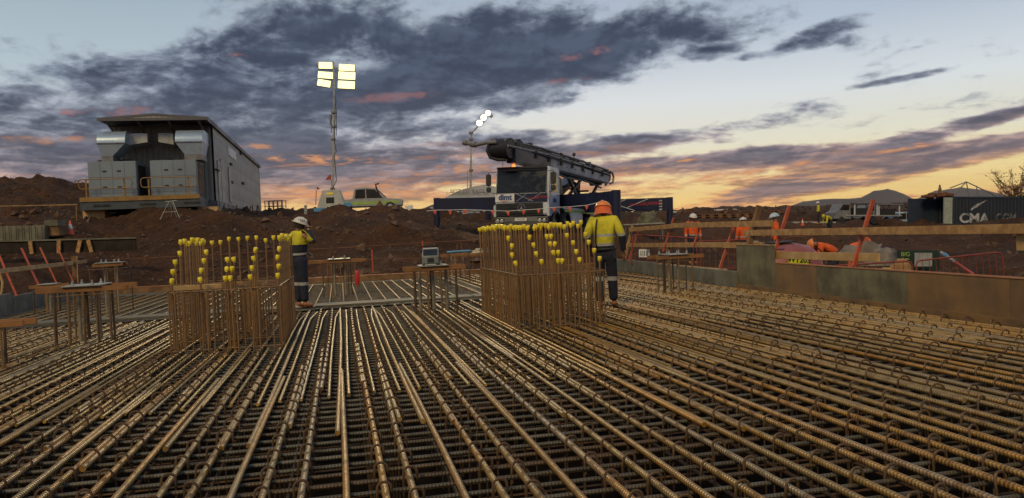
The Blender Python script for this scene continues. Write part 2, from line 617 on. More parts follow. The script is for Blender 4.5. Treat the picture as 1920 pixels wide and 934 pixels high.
_A = np.block([[_K+np.eye(len(cp))*.02, np.c_[np.ones(len(cp)), cp]], [np.c_[np.ones(len(cp)), cp].T, np.zeros((3, 3))]])
_w = np.linalg.solve(_A, np.r_[cz, 0, 0, 0])


def hgt_pd(px, D):
    q = np.stack([px/330., np.log(D)*3.0], -1)
    out = np.zeros(q.shape[:-1])
    for i in range(len(cp)):
        out += _w[i]*np.sqrt(((q-cp[i])**2).sum(-1)+.02)
    return out+_w[-3]+q[..., 0]*_w[-2]+q[..., 1]*_w[-1]


def vnoise(x, y, seed):
    """smooth value noise"""
    r = np.random.default_rng(seed).random((256, 256))
    xi = np.floor(x).astype(int); yi = np.floor(y).astype(int)
    fx = x-xi; fy = y-yi
    fx = fx*fx*(3-2*fx); fy = fy*fy*(3-2*fy)
    a = r[xi % 256, yi % 256]; b = r[(xi+1) % 256, yi % 256]; c = r[xi % 256, (yi+1) % 256]; d = r[(xi+1) % 256, (yi+1) % 256]
    return (a*(1-fx)+b*fx)*(1-fy)+(c*(1-fx)+d*fx)*fy-.5


def fbm(x, y, octs, seed=1):
    o = np.zeros_like(x); a = 1.; f = 1.
    for i in range(octs):
        o += a*vnoise(x*f+7.3*i, y*f+3.1*i, seed+i)
        a *= .5; f *= 2.03
    return o


def pxD(x, y):
    lat = x*math.cos(YAW)-y*math.sin(YAW)
    D = x*math.sin(YAW)+y*math.cos(YAW)
    D2 = np.maximum(D, 1.0)
    px = 960+F*lat/np.maximum(D2, .25*np.abs(lat)+.5)
    return np.clip(px, -1500, 3300), np.maximum(D2, np.hypot(lat, D)*.45)


def ground_z(x, y, fine=True):
    x = np.asarray(x, float); y = np.asarray(y, float)
    px, D = pxD(x, y)
    z = hgt_pd(px, D)
    r = np.hypot(x, y)
    amp = np.clip((r-20)/60, 0, 1)
    z = z+fbm(x*.35, y*.35, 5, 3)*(.30+1.0*amp)*np.clip(1.2-np.abs(x-14)/30*0, .4, 1.2)
    z = z+fbm(x*1.5, y*1.5, 3, 17)*.13*np.clip((70-r)/20, 0, 1)
    z = z+fbm(x*.012, y*.012, 4, 9)*np.clip((r-150)/400, 0, 1)*6
    # flatten what stands just outside the edge boards
    inside = (x > kerbX(y)) & (x < wallX(y)) & (y < backY(x))
    dist = np.maximum(np.maximum(x-wallX(y), kerbX(y)-x), y-backY(x))
    k = np.clip(dist/1.5, 0, 1)
    rim = np.where(x > wallX(y), -.35, np.where(x < kerbX(y), .0, -.12))
    z = np.where(dist > 0, rim*(1-k)+z*k, z)
    return np.where(inside, -.95, z)


def gz(x, y):
    return float(ground_z(np.array([x]), np.array([y]))[0])


angs = np.concatenate([np.linspace(-180, -52, 22)[:-1], np.linspace(-52, -36, 25)[:-1], np.linspace(-36, 36, 430), np.linspace(36, 52, 25)[1:], np.linspace(52, 180, 22)[1:]])
radii = np.concatenate([np.linspace(.5, 13, 20)[:-1], np.linspace(13, 34, 130)[:-1], np.geomspace(34, 110, 110)[:-1], np.geomspace(110, 9500, 70)])
AA, RR = np.meshgrid(np.radians(angs)+YAW, radii)
gx = RR*np.sin(AA); gy = RR*np.cos(AA)
gzv = ground_z(gx, gy)
nr, na = gx.shape
me = bpy.data.meshes.new('ground')
vs = np.stack([gx, gy, gzv], -1).reshape(-1, 3)
I = np.arange(nr*na).reshape(nr, na)
q = np.stack([I[:-1, :-1], I[:-1, 1:], I[1:, 1:], I[1:, :-1]], -1).reshape(-1, 4)
me.from_pydata([tuple(v) for v in vs.tolist()]+[(0, 0, -.95)], [], [tuple(t) for t in q.tolist()]+[(nr*na, int(I[0, j+1]), int(I[0, j])) for j in range(na-1)])
me.shade_smooth()
ground = bpy.data.objects.new('ground', me)
COL.objects.link(ground)
me.materials.append(M_soil)
tag(ground, kind='structure')

# far hills
def hills(name, pts, D, mat, thick):
    mb = MB()
    def fn(u, v):
        i = u*(len(pts)-1)
        k = min(int(i), len(pts)-2)
        t = i-k
        t = t*t*(3-2*t)
        px = pts[k][0]*(1-t)+pts[k+1][0]*t
        py = pts[k][1]*(1-t)+pts[k+1][1]*t
        top = at(px, py, D)
        base = at(px, 0, D*(1+thick*(v-.5)))
        s_ = math.sin(math.pi*v)
        n = float(fbm(np.array([u*22.]), np.array([v*6.]), 4, 31)[0])
        return (base.x, base.y, -5+(top.z+5)*s_**1.1*(1+.05*n))
    mb.grid(fn, 140, 20)
    o = mb.build(name, mat, smooth=True)
    tag(o, kind='structure')
    return o


M_hill = mk('far_hill', (.075, .055, .045), (.05, .04, .035), rough=.95, scale=.004)
hills('hills', [(1380, 402), (1450, 392), (1490, 379), (1545, 373), (1600, 372), (1625, 359), (1652, 356), (1675, 361), (1705, 377), (1760, 382), (1900, 393), (2050, 396)], 6500, M_hill, .25)
hills('hills', [(1560, 400), (1690, 380), (1740, 359), (1785, 352), (1830, 356), (1880, 368), (1960, 378), (2100, 372), (2300, 380), (2500, 395)], 8500, M_hill, .25)

# ------------------------------------------------------------------ the reinforcement mat
BR = .0195
mat_root = thing('rebar_mat', 'rusty mat of long ribbed bars tied over dark cross bars, filling the whole foundation floor', 'rebar mat', (0, 0, 0))


def bar_pts(x, y0, y1, z, wig=.011, seg=1.6):
    n = max(2, int((y1-y0)/seg))
    ph = random.random()*6
    a = random.uniform(-wig, wig)
    return [(x+math.sin(ph+i*.9)*wig+a*(i/n), y0+(y1-y0)*i/n, z+math.sin(ph*2+i*1.3)*wig*.35) for i in range(n+1)]


bars = []       # (sort key, pts, radius, kind)
hooks = []      # (x, y, half width)
CAGES = [(-2.14, 10.3, -.80, 13.05), (2.28, 10.15, 3.50, 12.9)]


def mat_end(x):
    """how far the dense mat reaches"""
    if x > 3.3:
        return backY(x)-.35
    return 15.3


k = -39
while True:
    kk = k
    k += 1
    x = -.06+.196*kk
    if x < -7.6: continue
    if x > 8.3: break
    Y1 = mat_end(x)
    # right wall cuts the near end of the outermost bars
    Y0 = -2.0 if x < wallX(-2)-.1 else max(-2., (x+.1-7.05)/.052)
    if x < kerbX(Y1)+.1:
        Y1 = min(Y1, (-6.75-.1-x)/.048)
    if Y1-Y0 < 1: continue
    u = kk % 3 == 0
    if u:
        lap0 = 5.3+random.choice([0, .25, 2.6])+random.uniform(-.1, .1)
        lapL = 2.6
    else:
        lap0 = (5.35, 7.1, 5.75, 7.0)[kk % 4]+random.uniform(-.2, .2)
        lapL = 2.7
    if x > 2.2:
        lap0 = random.choice([4.6, 6.2, 8.0, 10.1])+random.uniform(-.3, .3)
    if x < -2.5:
        lap0 = random.choice([4.4, 6.2, 7.8])+random.uniform(-.3, .3)
    lap0 = max(lap0, Y0+.8)
    lap1 = min(lap0+lapL, Y1)
    s = random.choice([-1, 1])*BR*1.02
    xs = s if not u else s
    # near bar reaches the far end of the lap, far bar starts at its near end
    if lap0 < Y1-.5:
        bars.append((x-xs, Y0, lap1, 0., BR*random.uniform(.95, 1.05), 'main'))
        bars.append((x+xs, lap0, Y1, 0., BR*random.uniform(.95, 1.05), 'main'))
    else:
        bars.append((x, Y0, Y1, 0., BR, 'main'))
    if x > 3.0 and random.random() < .55:
        l0 = random.uniform(9, 15)
        bars.append((x+xs*3, l0, min(l0+random.uniform(2.5, 6), Y1), 0., BR, 'main'))
    if not u:
        y = 1.2+random.uniform(0, .1)
        while y < Y1-.3:
            if lap0 < y < lap1: hooks.append((x, y, BR*2+.012))
            elif y < lap0: hooks.append((x-xs, y, BR+.015))
            else: hooks.append((x+xs, y, BR+.015))
            y += .372*(1 if y < 11 else 1.0)+random.uniform(-.03, .03)
# short pale bars laid between, ending on one line
i = 0
for kk in range(-13, 14):
    for o_ in (.06, .27, .49):
        xe = -.06+.588*kk+o_+random.uniform(-.012, .012)
        i += 1
        if xe < kerbX(15)+.1 or xe > 7.7: continue
        near = 6.71+random.uniform(-.05, .07)
        far = 15.1+random.uniform(-.25, .25)
        if xe > 3.4:
            near = random.choice([6.72, 6.74, 9.5])
            far = min(backY(xe)-1.0, random.choice([16., 19., 22.]))
        inc = [c for c in CAGES if c[0]-.05 < xe < c[2]+.05]
        if inc:
            far = 10.15
        bars.append((xe, near, far, .006, .0135, 'top'))


def vis_key(b):
    x, y0, y1 = b[0], b[1], b[2]
    best = 0
    for t in (0, .15, .3, .5, .8):
        y = y0+(y1-y0)*t
        d = Vector((x, y, 0))-CAM
        z = d.dot(FWD)
        if z < .5: continue
        px = 960+F*d.dot(RGT)/z
        py = 467-F*d.dot(UPV)/z
        if -20 < px < 1940 and py < 960:
            best = max(best, 1/z)
    return -best*(y1-y0+2)


for kind, nm, mt in (('main', 'main_bar', M_bar), ('top', 'short_bar', M_top)):
    L = sorted([b for b in bars if b[5] == kind], key=vis_key)
    rest = MB()
    for n_, (x, y0, y1, z, r, _) in enumerate(L):
        pts = bar_pts(x, y0, y1, z)
        if kind == 'top' and y1 > 14.9 and abs(x) < 3:      # the far ends are cranked down
            pts = pts[:-1]+[(pts[-1][0]-.06*math.copysign(1, x-.5), pts[-1][1]+.15, z-.04)]
        if n_ < 100:
            MB().tube(pts, r, 10).build(nm, mt, mat_root, smooth=True)
        else:
            rest.tube(pts, r, 8)
    if rest.v:
        tag(rest.build(nm, mt, mat_root, smooth=True), 'the smaller and farther bars of the mat', kind='stuff')

# cross bars, two layers, and a few bars of the lower face
rest = MB()
nrow = 0
y = .6
while y < 25.5:
    x0, x1 = kerbX(y)+.15, wallX(y)-.12
    if y > 15.4: x0 = 3.2
    if y > backY(5)-.4: break
    pts = [(x0+(x1-x0)*j/6, y+random.uniform(-.006, .006), -.031) for j in range(7)]
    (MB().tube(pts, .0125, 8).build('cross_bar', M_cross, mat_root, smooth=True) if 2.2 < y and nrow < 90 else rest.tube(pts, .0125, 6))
    if y > 2.2: nrow += 1
    y += .188+random.uniform(-.008, .008)
if rest.v:
    tag(rest.build('cross_bar', M_cross, mat_root), 'the hidden and far cross bars', kind='stuff')
low = MB()
y = 1.
while y < 15.4:
    low.tube([(kerbX(y)+.2, y, -.62), (wallX(y)-.2, y+.03, -.62)], .012, 5)
    y += .38
for j in range(26):
    x = -7+j*.588
    if x > 7: break
    low.tube([(x+.08, -1, -.50), (x+.05, 15.2, -.50)], .015, 6)
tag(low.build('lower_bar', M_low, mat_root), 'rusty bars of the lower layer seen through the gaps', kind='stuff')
ties = MB()
for (x, y, w) in hooks:
    if y > 9: continue
    ties.cyl((x-w-.006, y, -.03), (x-w-.006, y, -.60), .006, n=4)
tag(ties.build('vertical_tie', M_tie, mat_root), 'thin dark ties hanging below the bars', kind='stuff')


def hook_mesh(w, name='tie_hook'):
    mb = MB()
    pts = [(-w, 0, -.07), (-w, 0, -.01)]
    for j in range(1, 8):
        a = math.pi-math.pi*j/8
        pts.append((w*math.cos(a), 0, .004+w*.95*math.sin(a)+.012))
    pts += [(w, 0, 0.0), (w, .012, -.035)]
    mb.tube(pts, .0080, 5)
    return mb


pro = {}
def hook_obj(w):
    key = round(w, 3)
    if key not in pro:
        o = hook_mesh(w+.003).build('tie_hook', M_hook, mat_root, smooth=True)
        pro[key] = (o, hook_mesh(w+.003))
        return o, True
    return pro[key][0].copy(), False


hk = sorted(hooks, key=lambda h: abs(Vector((h[0], h[1], 0)-CAM).length if False else (Vector((h[0], h[1], 0))-CAM).length))
def in_view(x, y, z=0):
    d = Vector((x, y, z))-CAM
    zz = d.dot(FWD)
    if zz < .3: return False
    return -30 < 960+F*d.dot(RGT)/zz < 1950 and -30 < 467-F*d.dot(UPV)/zz < 975
hv = [h for h in hk if in_view(h[0], h[1])]
hset = set(id(h) for h in hv[:100])
for h in hv[:100]:
    o, first = hook_obj(h[2])
    if not first:
        COL.objects.link(o)
        o.parent = mat_root
    o.location = (h[0], h[1], 0)
    o.rotation_euler = (random.uniform(-.15, .15), 0, random.uniform(-.22, .22))
rest = MB()
for h in hooks:
    if id(h) in hset: continue
    if any(c[0] < h[0] < c[2] and c[1] < h[1] < c[3] for c in CAGES): continue
    mb = hook_mesh(h[2]+.003)
    mb.xf(Matrix.Translation((h[0], h[1], 0)) @ Matrix.Rotation(random.uniform(-.22, .22), 4, 'Z'))
    rest._add(mb.v, mb.f)
tag(rest.build('tie_hook', M_hook, mat_root, smooth=True), 'the many smaller hooks over the farther bars', kind='stuff')

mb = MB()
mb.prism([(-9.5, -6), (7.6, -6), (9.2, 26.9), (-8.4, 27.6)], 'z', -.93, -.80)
M_pit = mk('pit_shade_black', (.006, .004, .003), (.010, .007, .005), rough=.95, scale=2, spec=.05)  # near-black: the shade under the mat is put into the floor colour
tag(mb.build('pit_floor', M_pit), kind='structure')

# ------------------------------------------------------------------ far bay: blinding slab with sparse bars
mb = MB()
poly = [(kerbX(15.6)+.05, 15.5), (3.3, 15.5), (3.3, backY(3.3)-.05), (kerbX(26)+.05, backY(-8)-.05)]
mb.prism(poly, 'z', -.2, -.05)
M_slab = mk('dusty_slab', (.115, .095, .06), (.065, .05, .032), rough=.9, scale=1.3, bump=.2, bscale=15)
tag(mb.build('concrete_slab', M_slab), kind='structure')
fb = thing('rebar_row', 'row of spaced bars lying on the pale slab behind the plank walkway', 'rebar', (0, 0, 0))
x = kerbX(20)+.5
while x < 3.2:
    x += .30
    y0, y1 = 16.3, min(backY(x)-.5, 24.6+random.uniform(-.3, .3))
    if random.random() < .95:
        MB().tube([(x, y0, -.02), (x+random.uniform(-.05, .05), y1, -.02)], .017, 8).build('bar', M_bar, fb, smooth=True)

for k in range(26):
    yy = 16.5+.33*k
    if yy > 24.8: break
    MB().tube([(kerbX(yy)+.3, yy, -.041), (3.1, yy+.02, -.041)], .010, 6).build('cross_bar', M_cross, fb)

# walkway planks laid end to end across the mat
M_plank = mk('grey_plank', (.13, .115, .08), (.085, .07, .05), rough=.8, scale=3, stretch=(.6, 6, 3), bump=.2, bscale=20)
segs = [(-7.4, -4.2, 'leftmost grey plank of the walkway, by the stepped kerb'), (-4.18, -.6, 'grey walkway plank ending behind the left rebar cage'),
        (-.58, 2.6, 'grey walkway plank in the middle, between the two cages'), (2.62, 5.2, 'grey walkway plank running behind the right rebar cage')]
for (a, b, lab) in segs:
    mb = MB()
    mb.box(((a+b)/2, 15.95+random.uniform(-.05, .05), .035), (b-a, .62, .04))
    o = mb.build('walkway_plank', M_plank, bevel=.006)
    tag(o, lab, 'plank', 'walkway planks laid across the mat')

# ------------------------------------------------------------------ the two starter-bar cages
ORD = ['lowest', 'second lowest', 'third', 'fourth and highest']


def cap_mesh():
    mb = MB()
    mb.lathe([(.017, -.018), (.017, -.003), (.026, -.002), (.028, .002), (.028, .048), (.0245, .053)], n=12)
    return mb.build('rebar_cap', M_cap, smooth=True)


def strap_mesh():
    return MB().cyl((0, 0, -.05), (0, 0, -.008), .017, n=8)


cap_proto = [None]


def put_cap(bar, h, tilt=.12):
    if cap_proto[0] is None:
        cap_proto[0] = cap_mesh()
        o = cap_proto[0]
    else:
        o = cap_proto[0].copy()
        COL.objects.link(o)
    o.parent = bar
    o.location = (0, 0, h)
    o.rotation_euler = (random.uniform(-tilt, tilt), random.uniform(-tilt, tilt), random.random()*3)
    return o


def cage(box, H, side, cols, nfront, label):
    x0, y0, x1, y1 = box
    root = thing('starter_bar_cage', label, 'rebar cage', (x0, y0, 0), 0, 'rebar cages standing on the mat')
    w, d = x1-x0, y1-y0
    # hoops: two rails around the top and bottom, ties between
    for z in (.03, H):
        for nm_, a, b in (('front', (-.03, 0), (w+.04, 0)), ('back', (-.03, d), (w+.03, d)), ('left', (0, -.03), (0, d+.03)), ('right', (w, -.03), (w, d+.03))):
            dz = .012 if nm_ in ('left', 'right') else 0
            MB().tube([(a[0], a[1], z+dz), ((a[0]+b[0])/2, (a[1]+b[1])/2, z+dz+random.uniform(-.01, .006)), (b[0], b[1], z+dz+random.uniform(-.01, .01))], .008, 6).build('hoop_bar', M_vert, root, smooth=True)
    # cage uprights around the outside
    P = []
    for j in range(nfront+1):
        P.append((w*j/nfront+random.uniform(-.01, .01), -.012))
    ns = 21
    for j in range(1, ns):
        P.append((-.012, d*j/ns)); P.append((w+.012, d*j/ns))
    for j in range(nfront+1):
        P.append((w*j/nfront, d+.012))
    proto = None
    for (px_, py_) in P:
        if proto is None:
            proto = MB().tube([(0, 0, -.05), (.002, 0, .3), (0, 0, H+.015)], .0078, 6).build('cage_bar', M_vert, root, smooth=True)
            o = proto
        else:
            o = proto.copy()
            COL.objects.link(o)
        o.location = (px_, py_, 0)
        o.rotation_euler = (random.uniform(-.008, .008), random.uniform(-.008, .008), random.random()*6)
    # inner links
    inner = MB()
    for j in range(1, 12):
        yy = d*j/12
        inner.tube([(0, yy, H-.02), (w, yy, H-.015+random.uniform(-.01, .01))], .006, 5)
        inner.tube([(0, yy, .12), (w, yy, .1)], .006, 5)
    for xx in cols:
        inner.tube([(xx, 0, H-.03), (xx+random.uniform(-.02, .02), d, H-.035)], .006, 5)
    inner.build('link_bars', M_vert, root)
    # starter bars and their caps
    hs = [.90, 1.01, 1.13, 1.24]
    which = {'left': 'left', 'right': 'right'}[side]
    cn = ['left', 'second', 'third', 'fourth', 'fifth', 'sixth', 'seventh']
    proto = {}

    def starter(x, y, h, tl=.006):
        key = round(h, 2)
        if key not in proto:
            o = MB().tube([(0, 0, -.25), (0, .002, .5), (0, 0, h)], .0125, 8).build('starter_bar', M_vert, root, smooth=True)
            proto[key] = o
        else:
            o = proto[key].copy()
            COL.objects.link(o)
        a, b = random.uniform(-tl, tl), random.uniform(-tl, tl)
        o.location = (x, y, 0)
        o.rotation_euler = (a, b, random.random()*6)
        return o

    for ci, xx in enumerate(cols):
        for ri, h in enumerate(hs):
            if side == 'left' and ci in (2, 3) and ri == 3: continue
            p = starter(xx, .09+.18*ri, h, .02)
            put_cap(p, h-.012, .25)
    # full height rows behind
    Hf = 1.40
    lab = 'yellow cap in the crowded level top row of the %s cage' % which
    grp = 'yellow caps in the level top row of the %s cage' % which
    rows = [(.09+.18*j) for j in range(4, 15)]
    for yy in rows:
        if yy > d-.1: continue
        for xx in ((cols[0], cols[-1]) if side == 'left' else (cols[0], cols[1], cols[-2], cols[-1])):
            hq = round(Hf+random.choice([-.03, -.01, 0, .01, .02]), 2)
            p = starter(xx, yy, hq)
            put_cap(p, hq-.012)
    xx = .0
    step = .105 if side == 'right' else .135
    while xx < w+.02:
        hq = round(Hf+random.choice([-.03, -.01, 0, .01, .02]), 2)
        p = starter(xx, d-.06, hq, .012)
        put_cap(p, hq-.012)
        xx += step
    for xx in cols[1:-1]:
        for yy in (.85, 1.2, 1.6, 2.0):
            starter(xx+.03, yy, .70)
    return root


cage(CAGES[0], .77, 'left', [.04, .37, .68, .745, .98, 1.31], 15, 'left rebar cage with yellow capped starter bars, short timber packer on its corner')
cage(CAGES[1], .745, 'right', [.03, .37, .60, .675, .93, 1.19], 17, 'right rebar cage with a dense top row of yellow caps, beside the striding worker')
o = MB().bar((-2.10, 10.42, .815), (-1.55, 10.62, .80), .09, .06).build('timber_packer', M_woodnew, bevel=.004)
tag(o, 'short yellow timber packer lying on top of the left rebar cage corner', 'timber')
o = MB().bar((-1.9, 11.05, .80), (-1.35, 11.2, .80), .04, .04).build('timber_packer', M_wood, bevel=.004)
tag(o, 'thin brown timber offcut lying across the left rebar cage behind the yellow packer', 'timber')

# ------------------------------------------------------------------ anchor bolt template stands
def stand(x, y, w, d, H, label, beam=None, plate=True, nleg=8, rods=3, rz=0., legr=.02, bh=.075, bolts=2, pale=False):
    root = thing('bolt_template_stand', label, 'bolt stand', (x, y, 0), rz, 'bolt template stands on the mat')
    hb = H-bh
    rs = np.random.default_rng(int(abs(x*100+y*10)))
    for k in range(nleg):
        u = k/(nleg-1)
        yy = (-.5, .5)[k % 2]*d
        lx = (u-.5)*w*.9+rs.uniform(-.02, .02)
        MB().tube([(lx, yy, -.05), (lx+rs.uniform(-.01, .01), yy, hb+.0)], legr*rs.uniform(.5, 1.0), 7).build('leg', M_vert if k % 3 else M_tie, root, smooth=True)
    for k in range(rods):
        lx = (k-(rods-1)/2)*w*.30
        MB().cyl((lx, 0, -.05), (lx, 0, H-.004), legr*1.15, n=10).build('anchor_rod', M_rod, root, smooth=True)
    for z in (hb-.05,):
        MB().tube([(-w*.5, -d*.5-.01, z), (w*.5, -d*.5-.01, z+.01)], .005, 5).build('tie_rail', M_vert, root)
    b0, b1 = beam if beam else (-w*.55, w*.55)
    for yy in (-d*.5-.0, d*.5+.0):
        MB().bar((b0, yy, H-bh/2-.003), (b1, yy, H-bh/2-.003+rs.uniform(-.01, .01)), .045, bh).build('timber_bearer', M_bearer, root, bevel=.004)
    if plate:
        MB().box((0, 0, H+.008), (w*.62, d*1.25, .016)).build('template_plate', M_galv, root, bevel=.003)
        for k in range(bolts):
            for yy in (-d*.42, d*.42):
                bx = (k-(bolts-1)/2)*w*.32
                mb = MB()
                mb.cyl((bx, yy, H+.0165), (bx, yy, H+.045), .026, n=6)
                mb.cyl((bx, yy, H+.046), (bx, yy, H+.085), .013, n=8)
                mb.build('bolt', M_galv, root)
    return root


stand(-3.68, 12.45, .82, .5, .83, 'near left bolt stand with steel plate and two big nuts on brown timber bearers', nleg=9, rods=2, beam=(-.60, .62), legr=.026)
stand(-6.55, 19.5, .55, .4, .62, 'left bolt stand of dark legs under a flat grey plate beside the left kerb', nleg=5, rods=1, beam=(-.35, .35), bolts=0)
stand(-4.9, 18.2, .8, .4, 1.06, 'thin bolt stand with a raised dark plate standing behind the near left stand', nleg=4, rods=2, beam=(-.3, .3), bolts=2)
stand(-.08, 19.5, .85, .5, .86, 'bolt stand with thin plate and wide bearers between the left worker and the middle stand', nleg=9, rods=2, beam=(-.72, .66), bolts=2)
stand(1.53, 13.5, .78, .5, .81, 'middle bolt stand carrying the grey equipment case', nleg=7, rods=3, beam=(-.50, .55), legr=.026)
stand(6.45, 14.4, .66, .45, .74, 'right bolt stand in front of the low concrete kerb, with nuts on its plate', nleg=9, rods=2, beam=(-.45, .55), bolts=3)
stand(3.45, 23.6, 1.2, .5, .75, 'far bolt stand mostly hidden behind the right rebar cage', nleg=6, rods=2, plate=False, beam=(-.8, .8))
p = G(-22, 690)
stand(p.x+.02, p.y, .5, .4, .56, 'bolt stand cut off by the left edge of view, pale timber on top', nleg=5, rods=0, plate=False, beam=(-.5, .46))

# the equipment case on the middle stand
root = thing('equipment_case', 'grey and black equipment case with sloping dark window, standing on the middle bolt stand', 'equipment', (1.50, 13.42, .825), rad(-8))
prof = [(-.17, 0), (.17, 0), (.17, .14), (.13, .25), (.02, .30), (-.17, .30)]
mb = MB().prism([(-.16, .02), (.17, .02), (.175, .15), (.10, .285), (-.16, .30)], 'x', -.15, .15)
mb.xf(Matrix.Rotation(rad(90), 4, 'Z') @ Matrix.Rotation(rad(-180), 4, 'Z'))
M_case = mk('grey_case', (.20, .22, .23), (.14, .15, .16), rough=.5)
M_glass = mk('dark_glass', (.015, .018, .022), rough=.12, spec=.8)
mb = MB()
mb.prism([(-.17, .02), (.16, .02), (.16, .30), (-.09, .285), (-.17, .15)], 'x', -.15, .15)
mb.build('shell', M_case, root, bevel=.02)
MB().box((-.155, 0, .16), (.02, .24, .26)).build('side_guard', M_black, root, bevel=.008)
MB().box((.155, 0, .16), (.02, .24, .26)).build('side_guard', M_black, root, bevel=.008)
MB().box((0, -.133, .225), (.24, .008, .12), Matrix.Rotation(rad(-30), 3, 'X')).build('window', M_glass, root, bevel=.006)
MB().box((0.0, -.176, .09), (.11, .012, .07)).build('control_panel', M_black, root, bevel=.004)
MB().tube([(-.14, .05, .29), (-.14, .05, .335), (.14, .05, .335), (.14, .05, .29)], .011, 8).build('handle', M_black, root, smooth=True)
for sx in (-1, 1):
    MB().box((sx*.12, 0, .008), (.05, .28, .024)).build('foot', M_black, root, bevel=.004)

# blue pipe and rags behind the middle stand
root = thing('pipe', 'thin blue pipe propped level on two short stakes behind the equipment case', 'pipe', (3.0, 20.2, 0))
M_blue = mk('blue_pipe', (.10, .30, .55), rough=.4)
a = at(838, 473, 21.0); b = at(882, 470, 21.0)
root.location = (a.x, a.y, 0)
MB().cyl((0, 0, a.z), (b.x-a.x, b.y-a.y, b.z), .03, n=10).build('tube', M_blue, root, smooth=True)
for t in (.08, .92):
    q = (b-a)*t
    MB().cyl((q.x, q.y, -.03), (q.x, q.y, a.z+(b.z-a.z)*t-.02), .014, n=6).build('stake', M_tie, root)

# red gas bottle on the far slab
p = G(670, 531)
root = thing('extinguisher', 'small red fire extinguisher standing at the back board behind the slab', 'extinguisher', (p.x, p.y-.1, -.05))
M_red = mk('red_paint', (.55, .02, .02), rough=.35)
MB().lathe([(.065, 0), (.07, .02), (.07, .38), (.05, .43), (.025, .46)], n=14).build('cylinder', M_red, root, smooth=True)
MB().box((0, 0, .485), (.05, .10, .05)).build('valve', M_black, root, bevel=.006)

# ------------------------------------------------------------------ edge formwork
def panel(name, a, b, z0, z1, th, mat, label, cat, group=None, cap_mat=None, waler=None, bev=.0):
    """an upright board from a to b"""
    root = thing(name, label, cat, (a[0], a[1], z0), 0, group)
    d = Vector((b[0]-a[0], b[1]-a[1], 0))
    L = d.length
    root.rotation_euler = (0, 0, math.atan2(d.y, d.x))
    MB().box((L/2, 0, (z1-z0)/2), (L-.006, th, z1-z0)).build('panel', mat, root)
    if cap_mat:
        MB().box((L/2, 0, (z1-z0)+.009), (L-.004, th+.02, .018)).build('top_edge', cap_mat, root)
    if waler:
        MB().box((L/2, waler[0], waler[1]-z0), (L-.01, .05, .10)).build('waler', M_wooddark, root)
    return root


M_edge = mk('orange_board_edge', (.50, .22, .10), (.38, .16, .07), rough=.6)
ys = [2.0, 4.6, 7.4, 9.15, 11.4, 12.75]
labs = ['brown ply form panel nearest the camera, at the right edge of view', 'large brown ply form panel at right, under the pink top edge', 'brown stained ply form panel third from the near end of the right wall',
        'greenish stained ply form panel below the yellow tank plate', 'short dark brown ply form panel at the far end of the long right wall']
mats = [M_plyb, M_plyb, M_plyb, M_ply, M_plyb]
for i in range(5):
    y0, y1 = ys[i], ys[i+1]
    panel('form_panel', (wallX(y0), y0), (wallX(y1), y1), -.35, .55, .02, mats[i], labs[i], 'form panel', 'ply form panels of the right wall', M_edge)
panel('form_panel', (wallX(12.76), 12.76), (wallX(14.3), 14.3), -.35, .87, .02, M_ply, 'tall greenish ply form panel rising above its neighbours, end of the right wall', 'form panel', 'ply form panels of the right wall', M_wood)
# thin joint line and lower strip of the long wall
for i, (y0, y1, l) in enumerate([(2.0, 8.2, 'near'), (8.21, 14.3, 'far')]):
    mb = MB().bar((wallX(y0)-.022, y0, .035), (wallX(y1)-.022, y1, .035), .022, .10)
    tag(mb.build('kicker_board', M_plyb), 'narrow rusty brown kicker board along the foot of the %s half of the right wall' % l, 'board', 'kicker boards')
panel('concrete_kerb', (wallX(14.32), 14.32), (wallX(19.0), 19.0), -.35, .33, .12, M_conc, 'low grey concrete kerb behind the right bolt stand', 'kerb', 'low concrete kerbs')
panel('concrete_kerb', (wallX(19.02), 19.02), (wallX(24.9), 24.9), -.35, .36, .12, M_conc, 'far end of the low grey concrete kerb, right of the striding worker', 'kerb', 'low concrete kerbs')
panel('concrete_kerb', (kerbX(14), 14), (kerbX(20.5), 20.5), -.35, .42, .10, M_conc, 'grey blue concrete kerb at the left edge under the leaning stakes', 'kerb', 'low concrete kerbs')
panel('concrete_kerb', (kerbX(20.52), 20.52), (kerbX(26.2), 26.2), -.35, .34, .10, M_conc, 'far length of the left concrete kerb behind the bolt stands', 'kerb', 'low concrete kerbs')
X3 = [-8.0, -2.6, 2.9, 8.35]
for i, l in enumerate(['left third of the brown board behind the slab, beyond the left cage', 'middle third of the brown board behind the slab, with a pale lit top', 'right third of the brown back board, behind the right cage']):
    panel('edge_board', (X3[i], backY(X3[i])), (X3[i+1], backY(X3[i+1])), -.35, .13, .04, M_wooddark, l, 'board', 'edge boards behind the slab', M_edge)  # light on the board's top painted in as a paler edge strip

# ------------------------------------------------------------------ guard rails: stakes and timber
def post(px0, py0, px1, py1, D, name, label, mat, w=.04, group=None, cat='stake', D1=None, sides=4):
    a = at(px0, py0, D)
    b = at(px1, py1, D1 or D)
    mb = MB()
    if sides == 4:
        mb.bar(a, b, w, w*.6, up=(.2, -1, .1))
    else:
        mb.cyl(a, b, w/2, n=sides)
    root_loc = a
    mb.v = [tuple(Vector(v)-a) for v in mb.v]
    o = mb.build(name, mat)
    o.location = a
    return tag(o, label, cat, group)


def rail(px0, py0, D0, px1, py1, D1, name, label, mat, w=.045, h=.12, group=None):
    a = at(px0, py0, D0)
    b = at(px1, py1, D1)
    mb = MB().bar(a, b, w, h)
    mb.v = [tuple(Vector(v)-a) for v in mb.v]
    o = mb.build(name, mat, bevel=.005)
    o.location = a
    return tag(o, label, 'rail', group)


gr = 'timber guard rails on the right'
